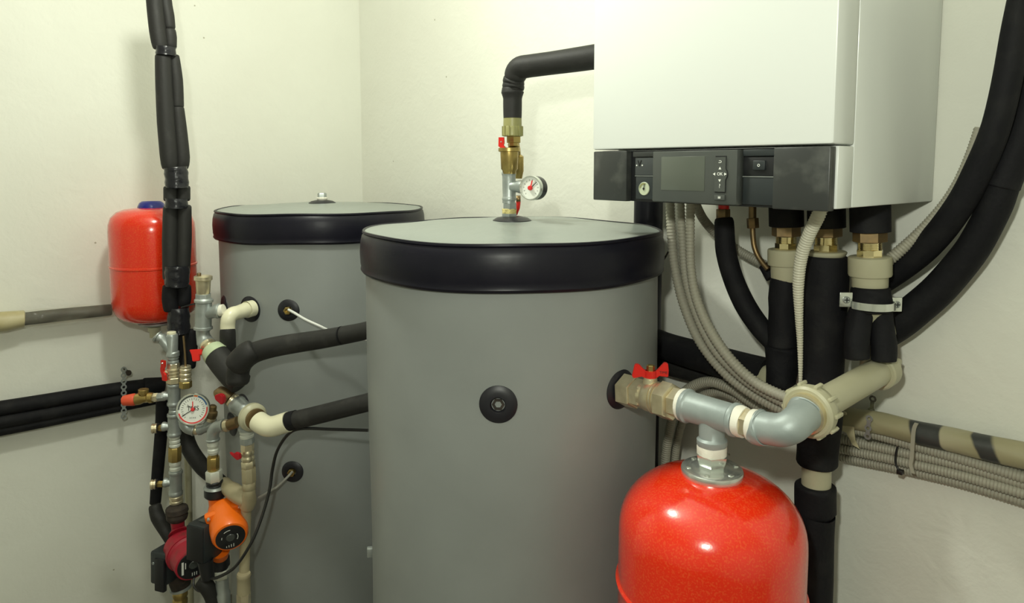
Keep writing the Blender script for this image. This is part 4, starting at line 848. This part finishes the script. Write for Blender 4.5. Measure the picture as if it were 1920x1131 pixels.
# ================================================================ COLUMN C: tee with cream elbow
DC = 1.68
hv = thing('ball_valve', 'grey valve with dull red handle left of the cream elbow tee', 'valve', at(420, 748, DC))
part('body', sw([(408, 742, DC+.02, 12), (415, 738, DC+.02, 14), (425, 742, DC+.012, 14), (434, 750, DC+.005, 13)], 20), 'bronze', hv)
b_ = NB(); mh = frame(at(415, 745, DC-.02), CD-RT*.2); prism(b_, [(-.012, .007), (.004, .012), (.014, .006), (.014, -.010), (.006, -.016), (-.004, -.008), (-.010, -.004)], 0, .012, mh); bmesh.ops.bevel(b_, geom=b_.edges[:], offset=.002, segments=2, affect='EDGES'); part('handle', b_, 'redshade', hv)
nip(432, 748, 443, 756, 14, 'nickel', 'nickel nipple between grey valve and cream elbow tee', DC, ribs=1)
te = thing('pipe_tee', 'zinc tee joining valve, cream elbow and lower branch', 'pipe tee', at(460, 775, DC))
b_ = sw([(440, 754, DC, 15), (443, 757, DC-.002, 17.5), (447, 760, DC-.004, 17.5), (450, 762, DC-.006, 16), (470, 779, DC-.02, 16.5), (476, 784, DC-.025, 17)], 32)
sw([(461, 775, DC-.01, 13), (462, 800, DC, 13), (462, 801, DC, 15), (462, 806, DC, 15), (462, 807, DC, 13)], 28, bm=b_); part('body', b_, 'galv', te)
ce = thing('cream_elbow', 'cream elbow with scalloped union nut feeding the lower charcoal pipe', 'pipe elbow', at(500, 795, DC-.04))
mN = frame(at(473, 782, DC-.025), at(490, 792, DC-.06)-at(473, 782, DC-.025)); rn = R(26, DC)
nut = part('union_nut', lathe(NB(), [(-.006, rn*.8), (-.004, rn*1.02), (.006, rn*1.02), (.010, rn*.9), (.016, rn*.82), (.018, rn*.66)], mN, 40), 'ppr', ce)
part('metal_ring', lathe(NB(), [(.012, rn*.75), (.021, rn*.76), (.022, rn*.7)], mN, 32), 'bronze', ce)
pts = [at(484, 790, DC-.045), at(493, 796, DC-.055), at(503, 800, DC-.062), at(515, 799, DC-.065), at(528, 795, DC-.068), at(541, 791, DC-.072)]
part('elbow_body', sweep(NB(), spline(pts, 4), [R(19.5, 1.62)]*21, 32), 'cream', ce)
solo('pipe_insulation', sw([(538, 792, DC-.07, 16), (545, 790, DC-.072, 17.5), (600, 777, 1.585, 17.5), (680, 757, 1.55, 17.5), (740, 742, 1.53, 17)], 32, sub=4, wob=wobf(.006)), 'foamg', 'lower charcoal foam pipe running from the cream elbow to the front tank', 'pipe insulation')
solo('foam_sleeve', sw([(541, 790.5, DC-.071, 18.2), (556, 787, DC-.076, 18.4)], 32), 'foam', 'dark foam cuff right beside the cream elbow', 'pipe insulation')
def C(x, y): return (x, y, DC)
nip(462, 806, 463, 822, 13, 'galvw', 'white-taped zinc nipple under the cream elbow tee', DC, ribs=2)
nip(463, 821, 464, 832, 13.5, 'galv', 'zinc hex collar above the lower nickel valve', DC)
bv = thing('ball_valve', 'nickel ball valve with small red handle low beside the rear tank', 'valve', at(465, 855, DC))
part('upper_nut', sw(hexp(C(464, 832), C(464, 844), 12.5), 6), 'nickel', bv); part('body', sw(ribp(C(464, 843), C(465, 865), 12.5, 2, .1), 28), 'nickel', bv); part('lower_nut', sw(hexp(C(465, 864), C(466, 878), 13), 6), 'nickel', bv)
part('stem', sw(cylp((455, 853, DC-.01), (444, 853, DC-.02), 4), 12), 'nickel', bv)
b_ = NB(); mh = frame(at(445, 853, DC-.025), CD-RT*.3); prism(b_, [(-.018, .007), (-.006, .003), (.0, .009), (.012, .007), (.014, -.006), (.004, -.011), (-.004, -.006), (-.014, .001)], 0, .008, mh); bmesh.ops.bevel(b_, geom=b_.edges[:], offset=.0015, segments=2, affect='EDGES'); part('handle', b_, 'redshade', bv)
M['pprb'] = mat('tan_plastic', (.36, .31, .19), .45, var=(18, (.42, .37, .24), .3, .8))
pa = thing('pipe_adapter', 'tan plastic adapter below the lower nickel valve', 'pipe adapter', at(467, 900, DC))
part('hex_body', sw(hexp(C(466, 877), C(467, 903), 14), 8), 'pprb', pa); part('socket', sw(cylp(C(467, 902), C(467, 918), 12.5), 24), 'pprb', pa)
te = thing('plastic_tee', 'tan plastic tee behind the orange pump', 'pipe tee', at(465, 935, DC))
b_ = sw([(467, 914, DC, 11), (467, 925, DC, 12), (466, 940, DC+.01, 15), (462, 952, DC+.015, 14)], 28, sub=3, rnd=.2)
sw([(464, 938, DC+.01, 15), (450, 930, DC+.02, 16.5), (438, 922, DC+.04, 16.5), (428, 915, DC+.06, 14), (420, 908, DC+.09, 14)], 28, sub=2, bm=b_, rnd=.2); part('body', b_, 'pprb', te)
cpz = at(458, 1076, DC)
solo('cream_pipe', sw([(462, 945, DC+.02, 10), (460, 1000, DC+.02, 10), (458, 1080, DC+.01, 10)], 24), 'pprb', 'tan plastic pipe dropping behind the black pump cable', 'pipe')
pa = thing('pipe_coupling', 'tan plastic coupling at the foot of the tan pipe', 'coupling', at(457, 1090, DC))
part('body', sw([(457, 1075, DC, 12.5), (457, 1079, DC, 14), (457, 1083, DC, 12.5), (457, 1104, DC, 13), (457, 1112, DC, 13)], 24), 'pprb', pa); part('hex_end', sw(hexp(C(457, 1110), C(457, 1150), 13.5), 6), 'nickel', pa)
solo('cream_pipe', sw([(457, 1145, DC, 10), (455, 1300, DC, 10)], 24), 'pprb', 'tan pipe continuing to the floor below the coupling', 'pipe')
# ================================================================ COLUMN B with orange pump
DBB = 1.74
def B(x, y): return (x, y, DBB)
b_ = sw(arc(B(399, 822), B(397, 800), (417, 798, DBB-.01), 11.5, 1.12), 28); solo('pipe_elbow', b_, 'galv', 'zinc elbow above the column of the orange pump', 'pipe elbow')
nip(420, 799, 431, 797, 12, 'nickel', 'nickel nipple right of the orange pump elbow', DBB-.02, ribs=1)
solo('pipe_nipple', sw([(430, 797, DBB-.025, 11), (447, 791, DBB-.03, 11)], 24), 'bronze', 'dull bronze nipple reaching the rear tank tee', 'pipe fitting')
nip(399, 827, 400, 851, 11, 'galvw', 'white taped zinc nipple above the check valve of the orange pump', DBB, ribs=2)
cvv = thing('check_valve', 'brass check valve above the orange pump', 'valve', at(400, 865, DBB)); part('top_nut', sw(hexp(B(400, 850), B(400, 858), 9), 6), 'brass', cvv); part('body', sw(hexp(B(400, 857), B(400, 879), 12), 8), 'brass', cvv); part('bottom_ring', sw(cylp(B(400, 878), B(400, 884), 10), 20), 'brass', cvv)
solo('hex_union', sw(hexp(B(401, 882), B(402, 902), 15.5), 6), 'galvw', 'pale zinc hex union on top of the orange pump', 'union')
op = thing('circulation_pump', 'orange circulation pump with black round dial plate', 'pump', at(420, 1045, DBB), 'circulation pumps')
DP = DBB
part('threaded_collar', sw(ribp(B(402, 901), B(403, 913), 15.5, 2, .08), 28), 'black', op)
part('union_nut', sw([(403, 911, DP, 17), (403, 913, DP, 20), (404, 928, DP, 20.5), (404, 931, DP, 18)], 32), 'black', op, 'black union nut')
part('union_washer', sw([(403, 910, DP, 19), (403, 914, DP, 20.8), (403, 914.5, DP, 20)], 32), 'galv', op)
nf = (CD*.80+RT*.42-UPV*.22).normalized(); cf = at(432, 1007, DP-.085); mP = frame(cf, nf); rf = R(31, DP-.085)
b_ = lathe(NB(), [(-.095, rf*.8), (-.09, rf*1.2), (-.062, rf*1.22), (-.052, rf*1.18), (-.03, rf*1.15), (-.008, rf*1.1), (.0, rf*1.0), (.001, rf*.9)], mP, 48)
part('motor_housing', b_, 'orange', op)
sqm = mP @ Matrix.Rotation(.25, 4, 'Z'); b_ = box(NB(), (-rf*1.2, -rf*1.1, -.072), (rf*1.2, rf*1.1, -.050), sqm, .007); vf = part('volute_flange', b_, 'orange', op)
for sx_, sy_ in ((-1, 1), (1, 1), (1, -1), (-1, -1)):
    part('bolt', lathe(NB(), [(-.050, .0042), (-.045, .0042), (-.044, .0025)], sqm @ Matrix.Translation((sx_*rf*.95, sy_*rf*.95, 0)), 12), 'chrome', vf)
part('inlet_neck', sweep(NB(), [at(404, 929, DP), at(406, 945, DP-.002), at(411, 965, DP-.015)], [R(13.5, DP), R(14, DP), R(24, DP)], 28), 'orange', op)
part('outlet_neck', sweep(NB(), [at(412, 1030, DP-.03), at(413, 1046, DP-.01)], [R(19, DP), R(14, DP)], 28), 'orange', op)
dp_ = part('dial_plate', lathe(NB(), [(.0, rf*.88), (.0025, rf*.88), (.003, rf*.84)], mP, 48), 'black', op)
part('hub_cap', lathe(NB(), [(.003, rf*.27), (.0045, rf*.25), (.0047, .001)], mP, 28), 'module', dp_)
b_ = NB()
for i in range(4): box(b_, (-.010+i*.0055, -rf*.72, .003), (-.0085+i*.0055, -rf*(.72-.12-.04*i), .0034), mP)
part('speed_marks', b_, 'print', dp_)
b_ = NB(); ringarc(b_, rf*.42, rf*.46, -.5, .5, .003, .0034, mP, 10); ringarc(b_, rf*.56, rf*.60, 1.6, 2.3, .003, .0034, mP, 10); ringarc(b_, rf*.5, rf*.54, 2.9, 3.2, .003, .0034, mP, 6); part('scale_marks', b_, 'print', dp_)
mB = frame(at(378, 1012, DP-.06), (CD*.88-RT*.35+UPV*.05).normalized())
tb = part('terminal_box', box(NB(), (-.031, -.052, -.045), (.027, .044, .018), mB, .006), 'dark', op)
part('box_lid', box(NB(), (-.029, -.048, .018), (.025, .040, .021), mB, .0015), 'black', tb)
part('speed_switch', box(NB(), (-.012, .044, -.020), (.012, .048, .0), mB, .0015), 'module', tb)
part('cable_gland', sweep(NB(), [at(385, 1050, DP-.07), at(390, 1084, DP-.07)], [R(14, DP), R(12, DP)], 16), 'black', tb)
part('lower_union_nut', sw([(412, 1043, DP-.01, 15), (412, 1046, DP-.01, 18), (413, 1060, DP-.01, 18), (413, 1062, DP-.01, 15), (414, 1070, DP-.01, 14)], 28), 'black', op)
nip(414, 1066, 415, 1082, 17, 'galvw', 'white hex union under the orange pump', DP-.01)
solo('taped_pipe', sw([(416, 1080, DP-.01, 12), (417, 1108, DP-.01, 12.5), (417, 1112, DP-.01, 15), (418, 1150, DP-.01, 15), (419, 1300, DP, 13)], 24), 'galv', 'zinc pipe and coupling going down below the orange pump', 'pipe')
solo('pipe_insulation', sw([(372, 1088, 1.72, 12), (386, 1098, 1.72, 15), (398, 1120, 1.72, 14), (404, 1150, 1.72, 13)], 24, sub=4, rnd=.3), 'foamg', 'charcoal foam bend between the two pumps at the lower edge', 'pipe insulation')
solo('pump_cable', sw([(392, 1084, DP-.075, 3), (408, 1083, DP-.09, 3), (440, 1064, 1.62, 3), (470, 1020, 1.62, 3), (490, 972, 1.64, 3), (505, 920, 1.66, 3), (511, 880, 1.67, 3), (520, 845, 1.66, 3), (540, 815, 1.63, 3), (565, 804, 1.61, 3), (620, 805, 1.60, 3), (690, 807, 1.58, 3)], 12, sub=8), 'cableb', 'black pump cable looping up to the lower charcoal pipe', 'cable')
# ================================================================ RED PUMP
DQ = 1.83
rp = thing('circulation_pump', 'dark red circulation pump at the foot of the left column', 'pump', at(335, 1085, DQ), 'circulation pumps')
part('union_nut', sw([(331, 950, DQ, 16), (331, 952, DQ, 20), (332, 960, DQ, 21), (332, 962, DQ, 18), (332, 966, DQ, 20), (332, 972, DQ, 19), (332, 976, DQ, 15)], 12), 'rust', rp, 'rusted dark union nut')
part('inlet_neck', sw([(332, 972, DQ, 13), (334, 990, DQ, 12), (336, 1000, DQ-.01, 20)], 24), 'dullred', rp)
nf = (CD*.72+RT*.62-UPV*.12).normalized(); cf = at(362, 1058, DQ-.075); mP = frame(cf, nf); rf = R(31, DQ)
part('motor_housing', lathe(NB(), [(-.10, rf*.8), (-.095, rf*1.12), (-.05, rf*1.15), (-.045, rf*1.05), (0, rf*1.02), (.002, rf*.95)], mP, 48), 'dullred', rp)
part('volute_rib', lathe(NB(), [(-.062, rf*1.1), (-.062, rf*1.2), (-.052, rf*1.2), (-.052, rf*1.1)], mP, 48), 'dullred', rp)
dp_ = part('dial_plate', lathe(NB(), [(.002, rf*.92), (.004, rf*.9)], mP, 48), 'black', rp)
part('hub_cap', lathe(NB(), [(.004, rf*.26), (.006, rf*.24), (.0062, .001)], mP, 28), 'module', dp_)
b_ = NB(); box(b_, (-rf*.68, -rf*.45, .004), (-rf*.56, rf*.4, .0045), mP); box(b_, (-rf*.48, -rf*.1, .004), (-rf*.43, rf*.3, .0045), mP)
for i in range(3): box(b_, (-.004+i*.0055, -rf*.72, .004), (-.0025+i*.0055, -rf*.5, .0045), mP)
part('printed_marks', b_, 'print', dp_)
mB = frame(at(306, 1060, DQ-.03), (CD*.9-RT*.3+UPV*.05).normalized())
tb = part('terminal_box', box(NB(), (-.026, -.046, -.04), (.026, .044, .02), mB, .006), 'dark', rp)
part('box_lid', box(NB(), (-.006, -.060, .012), (.026, .030, .025), mB, .003), 'black', tb)
part('lid_screw', lathe(NB(), [(.02, .004), (.0215, .0035)], mB @ Matrix.Translation((-.014, .012, 0)), 12), 'galv', tb)
part('outlet_neck', sw([(336, 1078, DQ-.01, 22), (338, 1092, DQ, 20), (339, 1103, DQ, 17)], 24), 'rust', rp)
part('lower_union_ring', sw([(338, 1100, DQ, 20), (339, 1104, DQ, 20), (339, 1106, DQ, 13)], 24), 'galv', rp)
solo('brass_union', sw(ribp((338, 1106, DQ), (337, 1150, DQ), 14, 3, .12), 24), 'brass', 'brass union below the dark red pump', 'union')
solo('down_pipe', sw([(337, 1145, DQ, 11), (336, 1330, DQ, 11)], 20), 'galv', 'zinc pipe going to the floor below the brass union', 'pipe')
solo('pump_cable', sw([(364, 1082, DQ-.07, 2.4), (363, 1098, DQ-.08, 2.4), (372, 1108, DQ-.09, 2.4), (384, 1108, DQ-.1, 2.4)], 8, sub=5), 'cableb', 'short black cable loop beneath the dark red pump', 'cable')
# ================================================================ SENSOR CABLES
d1 = dep(ph1)
solo('sensor_cable', sw([(541, 581, d1-.012, 2.6), (552, 587, d1-.025, 2.6), (572, 599, d1-.04, 2.6), (598, 611, d1-.05, 2.6), (640, 630, d1-.03, 2.6), (690, 638, 1.80, 2.6)], 10, sub=6), 'cablew', 'white sensor cable from the upper socket of the rear tank', 'cable')
d2 = dep(ph2)
solo('sensor_cable', sw([(548, 885, d2-.012, 2.4), (538, 896, d2-.03, 2.4), (520, 913, d2-.04, 2.4), (505, 922, d2-.05, 2.4), (485, 934, d2-.05, 2.4)], 10, sub=6), 'cableg', 'grey sensor cable from the lower socket of the rear tank', 'cable')
# ================================================================ LIGHT
def area(name, loc, tgt, size, power, col, sy=None):
    l = bpy.data.lights.new(name, 'AREA'); l.energy = power; l.color = col; l.size = size
    if sy: l.shape = 'RECTANGLE'; l.size_y = sy
    o = bpy.data.objects.new(name, l); COL.objects.link(o); o.location = loc
    o.rotation_euler = (Vector(tgt)-Vector(loc)).to_track_quat('-Z', 'Y').to_euler(); return o
def bulb(name, loc, power, r, col):
    l = bpy.data.lights.new(name, 'POINT'); l.energy = power; l.color = col; l.shadow_soft_size = r
    o = bpy.data.objects.new(name, l); COL.objects.link(o); o.location = loc
bulb('hanging_bulb', (1.2, -.9, 2.3), 26, .06, (.97, 1, .87))
bulb('hand_lamp', CAM+FH*(-.02)+RT*(-.11)+UPV*.20, 27, .028, (.97, 1, .86))
w = bpy.data.worlds.new('world'); bpy.context.scene.world = w; w.use_nodes = True; w.node_tree.nodes['Background'].inputs[0].default_value = (.5, .5, .45, 1); w.node_tree.nodes['Background'].inputs[1].default_value = .1
# ================================================================ CAMERA
cam = bpy.data.cameras.new('camera'); co = bpy.data.objects.new('camera', cam); COL.objects.link(co); co.location = CAM
fw = (FH*math.cos(PITCH)-UPV*math.sin(PITCH)).normalized(); co.rotation_euler = fw.to_track_quat('-Z', 'Y').to_euler()
cam.sensor_width = 36; cam.lens = F/1920*36; cam.shift_x = 0; cam.shift_y = -(565.5-PY)/1920; cam.clip_start = .02
sc = bpy.context.scene; sc.camera = co
sc.view_settings.view_transform = 'Standard'; sc.view_settings.look = 'None'; sc.view_settings.exposure = .17; sc.view_settings.gamma = 1
